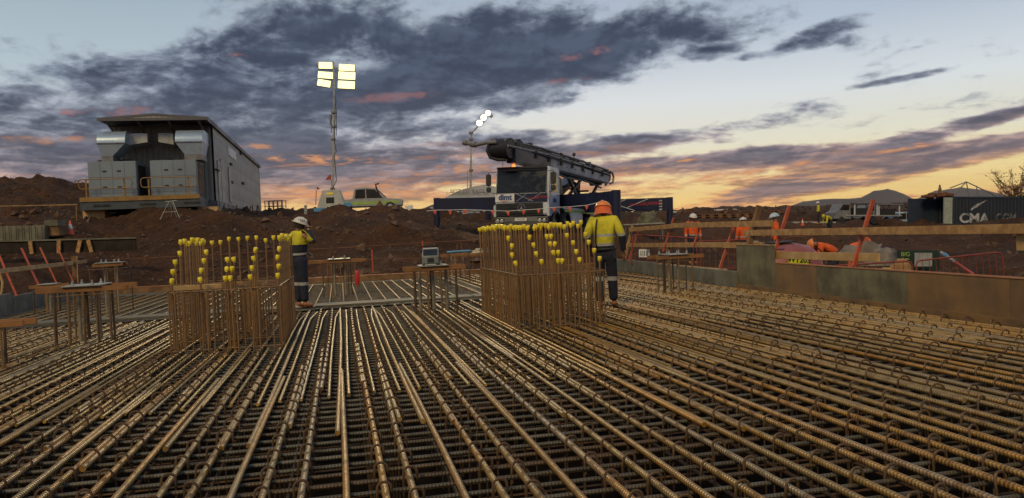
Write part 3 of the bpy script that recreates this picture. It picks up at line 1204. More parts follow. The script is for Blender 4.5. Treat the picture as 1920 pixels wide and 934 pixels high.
# depth along the right wall for a photo x
def wallD(px):
    # intersect the vertical plane through the wall line with the pixel column at the horizon
    d = ray(px, 430)
    # x = 7.2+.052*y, points = t*d
    t = 7.22/(d.x-.052*d.y)
    return t
rail(1180, 431, wallD(1180), 1300, 421, wallD(1300), 'guard_rail', 'upper timber rail, far left length that slopes up, right of the striding worker', M_wood, group=gr)
rail(1262, 423, wallD(1262)-.06, 1448, 419, wallD(1448)-.06, 'guard_rail', 'upper timber rail in front of the white helmeted workers', M_wood, group=gr)
rail(1396, 437, wallD(1396)-.12, 1925, 429, wallD(1925)-.12, 'guard_rail', 'long timber rail crossing in front of the shipping container', M_wood, h=.115, group=gr)
rail(1170, 460, wallD(1170), 1364, 459, wallD(1364), 'guard_rail', 'middle timber rail behind the right bolt stand', M_wood, group=gr)
rail(1355, 460, wallD(1355), 1428, 460, wallD(1428), 'guard_rail', 'short middle timber rail by the tall form panel', M_wood, group=gr)
rail(1434, 478, wallD(1434)-.05, 1648, 483, wallD(1648)-.05, 'guard_rail', 'low timber rail in front of the maroon tank', M_woodnew, h=.13, group=gr)
rail(1176, 491, wallD(1176)-.05, 1362, 508, wallD(1362)-.05, 'toe_board', 'pale timber toe board on top of the low kerb', M_woodnew, h=.08, group=None)
rail(1917, 432, wallD(1917), 1919, 470, wallD(1917), 'guard_post', 'pale timber post at the right edge of view', M_woodnew, w=.10, h=.10)
g2 = 'leaning stakes of the right guard rail'
post(1170, 492, 1186, 423, wallD(1178), 'timber_stake', 'leftmost leaning brown stake of the right guard rail', M_wood, .07, g2)
post(1178, 492, 1196, 434, wallD(1188)+.05, 'steel_stake', 'thin orange stake beside the leftmost brown stake, right guard rail', M_orange, .04, g2)
post(1243, 472, 1263, 408, wallD(1250), 'steel_stake', 'orange stake behind the upper rail left of the white sun hat helmet', M_orange, .04, g2)
post(1300, 462, 1315, 418, wallD(1305), 'steel_stake', 'orange stake right of the white sun hat helmet', M_orange, .04, g2)
post(1350, 502, 1378, 418, wallD(1360), 'steel_stake', 'orange stake standing at the end of the low kerb', M_orange, .055, g2)
post(1404, 461, 1424, 386, wallD(1412)-.02, 'timber_stake', 'thick dark timber post between the two white helmets', M_wooddark, .11, g2, cat='post')
post(1448, 486, 1480, 387, wallD(1460), 'steel_stake', 'bright orange stake right of the worker in orange', M_orange, .06, g2)
post(1600, 500, 1637, 375, wallD(1618)+.03, 'steel_stake', 'tall bright orange stake in front of the container and trucks', M_orange, .06, g2)
post(1408, 486, 1416, 470, wallD(1412)-.1, 'steel_stake', 'short orange stub on the step of the form wall', M_orange, .06, g2)
post(1596, 503, 1598, 486, wallD(1597)-.02, 'steel_stake', 'short orange stub on top of the long wall', M_orange, .09, g2)
post(1655, 505, 1670, 505, wallD(1660)-.03, 'timber_block', 'small pale timber block on the pink wall edge', M_woodnew, .05, None, cat='block')

# left guard rail
def kerbD(px):
    d = ray(px, 475)
    return -6.80/(d.x+.048*d.y)
gl = 'timber guard rails on the left'
rail(-40, 513, kerbD(-40), 146, 492, kerbD(146), 'guard_rail', 'long timber rail held by the leaning stakes at left', M_woodnew, h=.11, group=gl)
rail(140, 492, kerbD(140)+.1, 162, 490, kerbD(162)+.1, 'guard_rail', 'short end of timber rail right of the dark post at left', M_woodnew, h=.11, group=gl)
g3 = 'leaning stakes of the left guard rail'
M_pink = mk('faded_red_paint', (.42, .065, .045), (.28, .06, .035), rough=.55)
post(32, 557, -2, 478, kerbD(20), 'steel_stake', 'leaning orange stake nearest the left edge of view', M_orange, .045, g3)
post(75, 540, 40, 465, kerbD(60), 'steel_stake', 'bright red leaning stake, second from the left edge', M_pink, .05, g3)
post(107, 533, 75, 464, kerbD(95), 'steel_stake', 'thin orange leaning stake between the red one and the dark post', M_orange, .04, g3)
post(138, 530, 107, 462, kerbD(120), 'steel_stake', 'rightmost thin leaning stake before the dark post', M_orange, .035, g3)
post(140, 520, 138, 480, kerbD(139)-.1, 'timber_stake', 'dark upright timber post at the end of the left rail', M_wooddark, .12, None, cat='post')
post(146, 530, 144, 480, kerbD(145)+.2, 'steel_stake', 'thin pale upright rod right of the dark timber post at left', M_wood, .03, None)
# hose at the left edge
pts = [at(-20, 560, 18.6), at(3, 550, 18.6), at(5, 530, 18.6), at(0, 515, 18.6), at(-14, 500, 18.8)]
o = MB().tube(pts, .028, 8).build('hose', M_woodnew, smooth=True)
tag(o, 'pale hose looping down beside the kerb at the left edge', 'hose')

# rope-and-stake lines in front of the dirt bank
M_net = mk('rusty_line', (.17, .06, .03), (.11, .045, .022), rough=.7)
stakes = [(272, 530, 272, 484), (355, 526, 353, 470), (620, 523, 618, 471), (700, 524, 697, 468), (794, 518, 792, 452), (858, 512, 857, 458), (866, 512, 865, 455)]
gs = 'thin stakes of the line fence behind the slab'
for i, (a, b, c, d) in enumerate(stakes):
    post(a, b, c, d, 27.2, 'steel_stake', ['first thin stake of the line fence, left of the left cage', 'second thin stake of the line fence, behind the left cage', 'thin stake behind the bolt stand left of centre',
         'thin orange stake standing alone left of centre behind the slab', 'thin stake of the line fence just left of the equipment case', 'first of two close stakes left of the right cage', 'second of two close stakes left of the right cage'][i], M_orange if i in (3, 4) else M_net, .05, gs)
for n_, pts in (('upper', [(160, 489), (272, 484), (400, 478), (520, 470), (620, 466), (700, 461), (794, 455), (860, 452), (905, 450)]),
                ('lower', [(200, 512), (272, 510), (355, 506), (520, 498), (620, 490), (700, 486), (794, 484), (860, 482), (905, 480)])):
    o = MB().tube([at(x_, y_, 27.25) for x_, y_ in pts], .016, 6).build('line_fence', M_net, smooth=True)
    tag(o, 'rusty orange %s line strung between the thin stakes behind the slab' % n_, 'fence line')

# ------------------------------------------------------------------ text as flat letters
def text(body, size, parent, mat, loc, rot, name='lettering', thick=.004, bold=0., shear=0., sx=1.):
    cu = bpy.data.curves.new(name, 'FONT')
    cu.body = body
    cu.size = size
    cu.extrude = thick
    cu.offset = bold
    cu.shear = shear
    cu.align_x = 'CENTER'
    cu.align_y = 'CENTER'
    t = bpy.data.objects.new('tmp_text', cu)
    COL.objects.link(t)
    dg = bpy.context.evaluated_depsgraph_get()
    me = bpy.data.meshes.new_from_object(t.evaluated_get(dg))
    bpy.data.objects.remove(t)
    me.materials.clear()
    me.materials.append(mat)
    o = bpy.data.objects.new(name, me)
    COL.objects.link(o)
    o.parent = parent
    o.location = loc
    o.rotation_euler = rot
    o.scale = (sx, 1, 1)
    return o


def PY(px, py, Y):
    d = ray(px, py)
    return CAM+d*(Y/d.y)


M_lamp, _X, _b = new_mat('floodlight_lens')
_b.inputs['Base Color'].default_value = (1, .95, .7, 1)
_b.inputs['Emission Color'].default_value = (1, .93, .42, 1)
_b.inputs['Emission Strength'].default_value = 1.35
M_lampw, _X, _b = new_mat('white_floodlight_lens')
_b.inputs['Base Color'].default_value = (1, .98, .9, 1)
_b.inputs['Emission Color'].default_value = (1, .97, .85, 1)
_b.inputs['Emission Strength'].default_value = 1.6
M_beacon, _X, _b = new_mat('beacon_lens')
_b.inputs['Base Color'].default_value = (1, .2, .02, 1)
_b.inputs['Emission Color'].default_value = (1, .22, .03, 1)
_b.inputs['Emission Strength'].default_value = 2.5
M_navy = mk('navy_paint', (.012, .016, .055), (.009, .012, .038), rough=.35, scale=1.5)
M_cab = mk('white_cab_paint', (.56, .60, .68), (.46, .50, .58), rough=.35, scale=1.2)
M_grey = mk('grey_steel', (.20, .20, .21), (.13, .13, .14), rough=.5, scale=4)
M_boom = mk('dark_boom_steel', (.028, .030, .042), (.018, .018, .024), rough=.45, scale=3, metal=.3)
M_boomw = mk('grey_boom_panel', (.34, .38, .46), (.24, .27, .33), rough=.45, scale=2)
M_screen = mk('windscreen_glass', (.010, .012, .016), rough=.10, spec=.5)
M_lime = mk('lime_stripe', (.34, .48, .12), (.26, .36, .09), rough=.5)
M_plastic = mk('dark_grey_plastic', (.026, .028, .032), (.018, .019, .022), rough=.6)
M_lens = mk('headlamp_glass', (.35, .36, .38), rough=.15)
M_redtxt = mk('red_lettering', (.45, .03, .05), rough=.5)
M_bluetxt = mk('blue_lettering', (.03, .07, .28), rough=.5)
M_chrome = mk('chrome', (.65, .67, .7), rough=.2, metal=1)

# ------------------------------------------------------------------ the concrete pump truck
gp = at(979, 440, 34.5)
TG = 1.02
T = thing('pump_truck', 'navy and white concrete pump truck with folded boom and outriggers spread, above the right cage', 'pump truck', (gp.x, gp.y, TG), rad(-30), level=.028)
W2 = 1.24
# cab shell
cab = MB()
cab.prism([(-.02, 1.05), (.0, 2.02), (.20, 3.12), (.42, 3.22), (2.0, 3.22), (2.05, 3.1), (2.05, 1.05)], 'x', -W2, W2)
cabo = cab.build('cab', M_cab, T, bevel=.05)
sc = MB().prism([(-.045, 2.06), (.185, 3.06), (.205, 3.06), (-.02, 2.06)], 'x', -W2+.12, W2-.14).build('windscreen', M_screen, T, bevel=.004)
MB().prism([(-.06, 2.0), (.20, 3.12), (.21, 3.12), (-.04, 2.0)], 'x', -W2+.06, -W2+.115).build('screen_frame', M_plastic, sc)
MB().prism([(-.06, 2.0), (.20, 3.12), (.21, 3.12), (-.04, 2.0)], 'x', W2-.135, W2-.08).build('screen_frame', M_plastic, sc)
for s_, x0_ in ((-1, -.55), (1, .35)):
    MB().tube([(x0_+.5, -.09, 2.03), (x0_, -.02, 2.32), (x0_-.25, .03, 2.45)], .014, 5).build('wiper', M_black, sc)
MB().box((0, .12, 3.17), (2.3, .24, .10)).build('sun_visor', M_plastic, T, bevel=.02)
MB().box((-.78, -.03, 1.84), (.90, .03, .36)).build('name_panel', M_white, T, bevel=.006)
pn = MB().box((.43, -.035, 1.82), (1.5, .03, .38)).build('blue_panel', M_navy, T, bevel=.006)
text('dlmt', .34, T, M_bluetxt, (-.76, -.062, 1.86), (rad(90), 0, 0), bold=.012)
MB().prism([(-.95, 1.70), (-.85, 1.66), (-.55, 1.72), (-.85, 1.69)], 'y', -.056, -.050).build('red_swoosh', M_redtxt, T)
for a, b in (((-.25, 1.66), (.25, 1.99)), ((-.2, 1.99), (.55, 1.66)), ((.3, 1.66), (.9, 1.99))):
    MB().bar((a[0], -.053, a[1]), (b[0], -.053, b[1]), .012, .006, up=(0, 1, 0)).build('white_line', M_cab, T)
text('concrete', .13, T, M_redtxt, (.55, -.054, 1.80), (rad(90), 0, 0), shear=.3)
text('PUMPING', .15, T, M_redtxt, (.95, -.056, 1.83), (rad(90), 0, 0))
# grille, emblem, bumper
gr_ = MB().prism([(-.06, 1.02), (-.10, 1.58), (.0, 1.6), (.0, 1.02)], 'x', -1.18, .98).build('grille', M_plastic, T, bevel=.01)
for zz in (1.14, 1.26, 1.38, 1.50):
    MB().box((-.1, -.105, zz), (1.9, .02, .03)).build('grille_bar', M_black, gr_)
em = MB()
ring = [(.17*math.cos(a)+.02, -.125, .17*math.sin(a)+1.36) for a in [2*math.pi*k/24 for k in range(25)]]
em.tube(ring, .016, 6)
for k in range(3):
    a = math.pi/2+k*2*math.pi/3
    em.prism([(.02+.155*math.cos(a), 1.36+.155*math.sin(a)), (.02+.028*math.cos(a+1.05), 1.36+.028*math.sin(a+1.05)), (.02, 1.36), (.02+.028*math.cos(a-1.05), 1.36+.028*math.sin(a-1.05))], 'y', -.135, -.115)
em.build('emblem', M_chrome, T)
MB().prism([(-.16, .55), (-.20, .78), (-.14, .98), (.25, .98), (.25, .55)], 'x', -1.22, 1.22).build('bumper', mk('bumper_grey', (.10, .105, .11), (.07, .072, .075), rough=.6), T, bevel=.03)
MB().box((0, -.19, .86), (.55, .02, .13)).build('number_plate', M_white, T)
text('1CZ 394', .10, T, M_black, (0, -.203, .86), (rad(90), 0, 0))
for s_ in (-1, 1):
    h_ = MB().box((s_*.98, -.17, .80), (.42, .08, .24)).build('headlight_housing', M_black, T, bevel=.02)
    for k in range(2):
        MB().lathe([(.075, 0), (.085, .02), (.05, .035)], n=14).xf(Matrix.Translation((s_*(.88+.2*k), -.205, .80)) @ Matrix.Rotation(rad(90), 4, 'X')).build('headlight', M_lens, h_, smooth=True)
    MB().box((s_*1.24, .10, 1.25), (.10, .45, .55)).build('corner_panel', M_cab, T, bevel=.03)
# door side, window, mirrors, arch
MB().prism([(.45, 2.10), (.50, 2.95), (1.65, 2.95), (1.65, 2.10)], 'x', W2+.003, W2+.015).build('side_window', M_screen, T)
dr = MB().prism([(.35, 1.25), (.35, 2.06), (1.75, 2.06), (1.75, 1.25)], 'x', W2+.003, W2+.02).build('door', M_cab, T)
MB().box((W2+.035, 1.6, 1.95), (.02, .16, .04)).build('door_handle', M_black, dr)
text('dlmt', .30, T, M_bluetxt, (W2+.028, 1.0, 1.72), (rad(90), 0, rad(90)), bold=.01)
for s_ in (-1, 1):
    mm = MB().tube([(s_*1.24, .1, 3.0), (s_*1.50, -.12, 2.98), (s_*1.50, -.12, 2.1), (s_*1.24, .1, 2.05)], .018, 6).build('mirror_arm', M_black, T)
    MB().box((s_*1.50, -.13, 2.65), (.24, .10, .52)).build('mirror', M_plastic, mm, bevel=.03)
    MB().box((s_*1.50, -.13, 2.22), (.22, .10, .22)).build('mirror', M_plastic, mm, bevel=.03)
    MB().tube([(s_*.95, .3, 3.2), (s_*.98, .35, 4.0)], .010, 5).build('aerial', M_black, T)
MB().lathe([(.08, 0), (.08, .10), (.04, .15)], (-.42, .25, 3.20), n=12).build('beacon', M_beacon, T, smooth=True)
MB().box((-.42, .45, 3.19), (.5, .3, .06)).build('beacon_bar', M_plastic, T)


def wheel(x, y, r=.52, w=.34, par=T):
    s_ = 1 if x > 0 else -1
    ty = MB().lathe([(r-.14, -w/2), (r-.03, -w/2), (r, -w/2+.04), (r, w/2-.04), (r-.03, w/2), (r-.14, w/2)], n=28).xf(Matrix.Translation((x, y, r)) @ Matrix.Rotation(rad(90), 4, 'Y'))
    wh = ty.build('wheel', M_black, par, smooth=True)
    MB().lathe([(r*.62, -.02), (r*.70, .03), (r*.45, .06), (r*.25, .0), (r*.2, .12), (.02, .13)], n=20).xf(Matrix.Translation((x+s_*w*.38, y, r)) @ Matrix.Rotation(s_*rad(90), 4, 'Y')).build('rim', M_galv, wh, smooth=True)


for y_ in (1.0, 3.0, 8.3, 9.7):
    for x_ in (-1.08, 1.08):
        wheel(x_, y_)
for y_ in (1.0, 3.0):
    for s_ in (-1, 1):
        pts = [(s_*1.2, y_+.66*math.cos(a), .52+.66*math.sin(a)) for a in [math.pi*k/10 for k in range(11)]]
        mb = MB()
        for k in range(10):
            mb.bar(pts[k], pts[k+1], .34, .03, up=(1, 0, 0)) if False else mb.box(tuple((Vector(pts[k])+Vector(pts[k+1]))/2), (.36, (Vector(pts[k])-Vector(pts[k+1])).length+.01, .03), Matrix.Rotation(math.atan2(pts[k+1][2]-pts[k][2], pts[k+1][1]-pts[k][1]), 3, 'X'))
        mb.build('mudguard', M_plastic, T)
# chassis, deck, tank, hopper
MB().box((-.42, 6.0, .95), (.12, 10.5, .32)).build('chassis_rail', M_boom, T)
MB().box((.42, 6.0, .95), (.12, 10.5, .32)).build('chassis_rail', M_boom, T)
MB().box((0, 7.0, 1.42), (2.3, 8.0, .10)).build('deck', M_cab, T, bevel=.01)
MB().box((1.19, 6.9, 1.30), (.04, 7.6, .14)).build('lime_stripe', M_lime, T)
MB().box((1.0, 5.6, .95), (.5, 2.6, .55)).build('water_tank', M_cab, T, bevel=.04)
MB().box((-1.0, 5.6, .95), (.5, 2.6, .55)).build('water_tank', M_cab, T, bevel=.04)
MB().prism([(10.6, 1.0), (10.4, 1.9), (11.8, 1.9), (11.5, 1.0)], 'x', -.9, .9).build('hopper', M_grey, T, bevel=.02)
for k in range(9):
    MB().cyl((1.16, 3.4+.75*k, 1.47), (1.16, 3.4+.75*k, 2.0), .015, n=6).build('deck_rail_post', M_grey, T)
MB().cyl((1.16, 3.4, 2.0), (1.16, 9.4, 2.0), .018, n=6).build('deck_rail', M_grey, T)
# slewing pedestal and boom
MB().prism([(2.3, 1.45), (2.5, 2.9), (4.3, 3.0), (5.2, 1.45)], 'x', -.75, .75).build('pedestal', M_boom, T, bevel=.03)
MB().prism([(4.2, 1.6), (4.0, 2.0), (8.9, 3.25), (9.2, 2.95)], 'x', -.35, .35).build('lift_arm', M_boom, T, bevel=.02)
MB().cyl((.0, 5.0, 1.9), (.0, 8.2, 2.7), .13, n=12).build('hydraulic_cylinder', M_galv, T, smooth=True)
for s_ in (-1, 1):
    MB().bar((s_*.6, 8.6, 1.5), (s_*.6, 9.2, 3.0), .10, .12, up=(0, 1, 0)).build('boom_rest', M_galv, T)


_before = set(o.name for o in T.children)


def boom_box(y0, z0, y1, z1, h0, h1, x0, x1, nm, mt, bev=.03):
    return MB().prism([(y0, z0), (y0, z0+h0), (y1, z1+h1), (y1, z1)], 'x', x0, x1).build(nm, mt, T, bevel=bev)


boom_box(1.0, 3.52, 10.5, 3.02, .52, .42, .18, .62, 'boom_section', M_boomw)
boom_box(-.35, 3.42, 3.2, 3.45, .62, .52, .17, .64, 'boom_section', M_navy)
boom_box(-.6, 3.62, 10.2, 3.0, .60, .40, -.30, .12, 'boom_section', M_boom)
boom_box(-.6, 4.02, 10.8, 3.45, .40, .22, .10, .50, 'boom_section', M_boom)
boom_box(-.3, 3.75, 9.8, 3.2, .50, .36, -.70, -.36, 'boom_section', M_boom)
# joint discs at both ends
for (y_, z_, r_, x0_, x1_) in ((-.55, 4.05, .46, -.34, .54), (.25, 4.15, .30, .05, .60), (10.5, 3.45, .36, .08, .56), (10.2, 3.2, .30, -.4, .2)):
    MB().cyl((x0_, y_, z_), (x1_, y_, z_), r_, n=20).build('boom_joint', M_boom, T, smooth=True)
mb = MB()
for i, (xx, zz) in enumerate(((.57, 4.02), (.44, 4.30), (-.1, 4.36))):
    mb.tube([(xx, -.9, zz+.10), (xx, 2.5, zz+.02), (xx, 6.5, zz-.22), (xx, 10.6, zz-.52)], .065, 8)
mb.build('delivery_pipe', M_grey, T, smooth=True)
mb = MB()
mb.tube([(.60, 10.5, 3.72), (.62, 10.95, 3.62), (.62, 11.1, 3.4), (.62, 11.0, 3.1), (.60, 10.6, 3.0)], .06, 8)
mb.tube([(.2, 10.6, 3.8), (.2, 11.2, 3.6), (.2, 11.3, 3.2), (.2, 10.9, 2.95)], .06, 8)
mb.build('pipe_bend', M_grey, T, smooth=True)
mb = MB()
mb.tube([(.1, -1.0, 4.30), (-.4, -1.05, 4.32), (-.95, -1.0, 4.26), (-1.35, -.95, 4.34), (-1.6, -.95, 4.40)], .085, 10)
mb.cyl((-1.0, -1.0, 4.27), (-1.25, -.96, 4.31), .13, n=12)
mb.cyl((-1.5, -.95, 4.38), (-1.68, -.95, 4.43), .12, n=12)
mb.build('end_hose', M_grey, T, smooth=True)
mb = MB()
mb.tube([(-.30, -1.0, 4.28), (-.42, -1.0, 3.95), (-.30, -.95, 3.66), (.0, -.8, 3.55), (.3, -.6, 3.56)], .07, 8)
mb.build('pipe_bend', M_plastic, T, smooth=True)
rr_ = np.random.default_rng(4)
for k in range(16):
    mb = MB()
    y_ = .2+k*.62
    zt = 4.44-.052*y_
    mb.box((rr_.uniform(-.2, .45), y_, zt+rr_.uniform(-.02, .06)), (rr_.uniform(.1, .4), rr_.uniform(.08, .3), rr_.uniform(.05, .16)))
    mb.build('boom_fitting', M_boom, T, bevel=.01)
for k in range(8):
    MB().cyl((.625, 1.8+1.05*k, 3.72-.05*k), (.635, 1.8+1.05*k, 3.72-.05*k), .04, n=8).build('bolt', M_black, T)
for k in range(7):      # brackets and hoses along the flank and belly of the boom
    y_ = 1.6+1.3*k
    zz_ = 3.98-.052*y_
    MB().box((.66, y_, zz_+.02), (.07, .16, .34)).build('boom_bracket', M_black, T, bevel=.01)
    MB().box((-.1, y_+.5, zz_-1.02), (.5, .12, .10)).build('boom_bracket', M_boom, T, bevel=.01)
mb = MB()
mb.tube([(.70, 1.2, 4.02), (.72, 4, 3.80), (.71, 7, 3.72), (.70, 10.2, 3.48)], .03, 6)
mb.build('hydraulic_hose', M_black, T, smooth=True)
mb = MB()
mb.tube([(.45, 3.0, 3.38), (.5, 5, 3.05), (.45, 7.6, 3.02), (.4, 9.8, 2.75)], .045, 6)
mb.build('belly_pipe', M_grey, T, smooth=True)
for (a_, b_) in (((.5, 4.4, 1.6), (.45, 7.0, 3.05)), ((.5, 7.0, 1.6), (.45, 5.4, 3.1)), ((.5, 7.4, 1.6), (.45, 9.2, 2.9)), ((-.5, 9.6, 1.6), (-.4, 8.0, 3.0))):
    MB().bar(a_, b_, .10, .14, up=(1, 0, 0)).build('support_strut', M_boom, T)
MB().tube([(.3, 6.5, 4.0), (.3, 6.5, 4.28)], .03, 6).build('work_lamp', M_plastic, T)
MB().box((.3, 6.5, 4.34), (.16, .10, .16)).build('work_lamp', M_plastic, T, bevel=.02)
# the boom lies turned a little across the truck
_bm = Matrix.Translation((0, 3.3, -.06)) @ Matrix.Rotation(rad(-12), 4, 'Z') @ Matrix.Translation((0, -3.3, 0))
for o in list(T.children):
    if o.name not in _before:
        o.matrix_basis = _bm @ o.matrix_basis


# outriggers
def outrigger(p0, p1, top0, top1, h0, h1, legh, nm, curve=0., marks=False, legr=.15):
    p0, p1 = Vector(p0), Vector(p1)
    n_ = 8
    d = (p1-p0).normalized()
    nrm = Vector((-d.y, d.x, 0))
    mb = MB()
    vs = []
    for i in range(n_+1):
        t = i/n_
        c = p0.lerp(p1, t)+nrm*curve*math.sin(math.pi*t)
        zt = top0+(top1-top0)*t
        h = h0+(h1-h0)*t
        for (a, z) in ((-.16, zt), (.16, zt), (.16, zt-h), (-.16, zt-h)):
            q = c+nrm*a
            vs.append((q.x, q.y, z))
    fs = [(0, 1, 2, 3), tuple(n_*4+k for k in (3, 2, 1, 0))]
    for i in range(n_):
        for k in range(4):
            fs.append((i*4+k, i*4+(k+1) % 4, (i+1)*4+(k+1) % 4, (i+1)*4+k))
    mb._add(vs, fs)
    b_ = mb.build('outrigger_beam', M_navy, T, bevel=.015)
    lg = MB()
    lg.cyl((p1.x, p1.y, top1+.02), (p1.x, p1.y, legh+.5), legr, n=14)
    lg.cyl((p1.x, p1.y, legh+.5), (p1.x, p1.y, legh+.08), legr*.6, n=12)
    lg.cyl((p1.x, p1.y, legh+.08), (p1.x, p1.y, legh), legr*2.0, n=14)
    lg.build('outrigger_leg', M_navy, T, smooth=True)
    return b_


outrigger((-1.0, 2.6, 0), (-4.65, 1.3, 0), 2.0, 1.98, .62, .62, .15, 'front')
outrigger((1.1, 2.9, 0), (4.6, -2.1, 0), 2.05, 1.90, .60, .85, -.05, 'swing', curve=.5, legr=.19)
outrigger((-1.0, 8.2, 0), (-4.6, 8.6, 0), 1.9, 1.9, .6, .6, .1, 'rear')
ob = outrigger((1.0, 8.0, 0), (5.7, 7.6, 0), 1.95, 1.95, .66, .66, -.1, 'rear', legr=.17)
for a, b in (((2.0, 1.32), (3.4, 1.92)), ((2.2, 1.92), (3.9, 1.32)), ((3.5, 1.5), (4.6, 1.92))):
    y0_ = 8.0-.085*(a[0]-1)-.175; y1_ = 8.0-.085*(b[0]-1)-.175
    MB().bar((a[0], y0_, a[1]), (b[0], y1_, b[1]), .03, .006, up=(0, 1, 0)).build('white_line', M_cab, T)
text('concrete', .24, T, M_redtxt, (4.05, 7.55, 1.66), (rad(90), 0, rad(-4.9)), shear=.3)
text('PUMPING', .24, T, M_redtxt, (4.85, 7.50, 1.66), (rad(90), 0, rad(-4.9)))
for zz in (1.35, 1.5, 1.65, 1.8):
    MB().box((5.25, 7.44, zz), (.16, .02, .07)).build('reflector', M_galv, T)
text('dlmt', .42, T, M_bluetxt, (1.222, 5.2, 1.02), (rad(90), 0, rad(90)), bold=.012)

# orange flags on a cord in front of the truck
bun = thing('flag_bunting', 'cord of small orange triangular flags strung in front of the pump truck', 'bunting', at(800, 396, 31.5))
o0 = bun.location.copy()
pf = [(800, 396), (815, 394), (844, 394), (872, 393), (924, 395), (952, 396), (982, 394), (1010, 392), (1039, 389), (1068, 388), (1100, 385), (1130, 378)]
P3 = [at(x_, y_, 31.5)-o0 for x_, y_ in pf]
MB().tube(P3, .012, 5).build('cord', M_white, bun)
M_flag = mk('orange_flag', (.75, .13, .06), (.60, .10, .05), rough=.6)
for q in P3[1:-1]:
    a = random.uniform(-.03, .03)
    MB().prism([(q.x-.085, q.z-.01), (q.x+.085, q.z-.01), (q.x+a, q.z-.20)], 'y', q.y-.006, q.y+.002).build('flag', M_flag, bun)

# ------------------------------------------------------------------ switchroom building on its platform
Yp = 37.8
Yg = 40.6
def Xp(px, py, Y): return PY(px, py, Y).x
def Zp(px, py, Y): return PY(px, py, Y).z
BX0 = Xp(150, 380, Yp); BX1 = Xp(375, 380, Yp)
zb = Zp(262, 391, Yp); zt = Zp(262, 374, Yp)
M_clad = mk('grey_green_cladding', (.19, .20, .18), (.145, .15, .135), rough=.55, scale=1.0)
def ribbed(name, A, axis, period, rough=.5, depth=.6):
    m, X, bs = new_mat(name)
    t = X.nt.nodes.new('ShaderNodeTexCoord')
    P = t.outputs['Object']
    w = X.nt.nodes.new('ShaderNodeTexWave')
    w.bands_direction = axis
    w.inputs['Scale'].default_value = .314/period
    X.nt.links.new(P, w.inputs[0])
    n = X.noise(P, .8, 5, .6)
    c = X.mix(X.sm(n, .3, .7), c3(A), c3(tuple(v*.75 for v in A)))
    c = X.mix(X.sm(w.outputs[1], .25, .0, 0, .35), c, c3(tuple(v*.45 for v in A)))
    X.link(c, bs.inputs['Base Color'])
    bs.inputs['Roughness'].default_value = rough
    b = X.nt.nodes.new('ShaderNodeBump')
    b.inputs['Strength'].default_value = depth
    b.inputs['Distance'].default_value = .03
    X.link(w.outputs[1], b.inputs['Height'])
    X.nt.links.new(b.outputs[0], bs.inputs['Normal'])
    return m


M_ribx = ribbed('ribbed_gable_sheet', (.30, .31, .27), 'X', .25)
M_ribz = ribbed('ribbed_wall_panels', (.33, .335, .32), 'Z', .9, depth=.3)
M_unit = mk('grey_unit_panel', (.20, .25, .31), (.165, .205, .26), rough=.5, scale=.8)
M_alu = mk('bright_duct_sheet', (.34, .45, .60), (.28, .37, .50), rough=.32, metal=.35, scale=1.2)
M_yel = mk('yellow_rail_paint', (.30, .17, .04), (.21, .12, .035), rough=.5)
BR1 = Xp(402, 300, Yg)            # right wall line of the building
# far end of the right wall: where that line reaches photo x = 488
lo, hi = Yg, 90.
for _ in range(40):
    mid = (lo+hi)/2
    if Xp(488, 350, mid) > BR1: hi = mid      # the ray has crossed the wall line
    else: lo = mid
# rays at px 488 lie right of the wall until the depth where they meet
f_ = lambda Y: Xp(488, 350, Y)-BR1
Ys = np.linspace(Yg, 120, 4000)
Yf = float(Ys[int(np.argmin([abs(f_(v)) for v in Ys]))])
Br = thing('switchroom_building', 'long grey steel switchroom building with ducts and air units on a raised yellow edged platform', 'building', (BX0, Yp, zb))
def L(x, y, z): return (x-BX0, y-Yp, z-zb)
ze = Zp(396, 236, Yg)             # eave height
zpk = Zp(300, 217, Yp+.8)
BL = BX0+.75
xm = (BL+BR1)/2
# walls
mb = MB().prism([(BL-BX0, zt-zb), (BR1-BX0-.02, zt-zb), (BR1-BX0-.02, ze-zb), (xm-BX0, zpk-zb-.06), (BL-BX0, ze-zb)], 'y', Yg-Yp, Yg-Yp+.1)
mb.build('gable_wall', M_ribx, Br)
mb = MB().box(L(BR1-.05, (Yg+Yf)/2, (zt+ze)/2), (.10, Yf-Yg, ze-zt))
rw = mb.build('side_wall', M_ribz, Br)
MB().box(L(BL+.05, (Yg+.1+Yf)/2, (zt+ze)/2), (.10, Yf-Yg-.1, ze-zt)).build('side_wall', M_ribz, Br)
MB().box(L(xm, Yf-.05, (zt+ze)/2), (BR1-BL-.24, .1, ze-zt)).build('end_wall', M_ribx, Br)
# roof, overhanging the ducts
y0_, y1_ = Yp+.7, Yf+.15
th = .10
M_roof = mk('roof_sheet', (.11, .105, .12), (.08, .078, .09), rough=.5, scale=1)
for s_, xe_ in ((-1, BL-.05), (1, BR1+.12)):
    a = Vector(L(xm, 0, zpk)); b = Vector(L(xe_, 0, ze+.02))
    poly = [(a.x, a.z), (b.x, b.z), (b.x, b.z+th), (a.x, a.z+th)]
    MB().prism(poly, 'y', y0_-Yp, y1_-Yp).build('roof', M_roof, Br)
MB().box(L((BL-.05+BR1+.12)/2, y0_-.03, ze+.03), (BR1+.17-BL, .06, .12)).build('front_fascia', M_roof, Br)
mb = MB().prism([(BL-BX0, ze-zb+.06), (BR1+.08-BX0, ze-zb+.06), (xm-BX0, zpk-zb)], 'y', y0_-Yp+.02, y0_-Yp+.08)
mb.build('gable_infill', M_ribx, Br)
MB().box(L(BR1+.09, (y0_+y1_)/2, ze-.02), (.06, y1_-y0_, .12)).build('gutter', M_roof, Br)
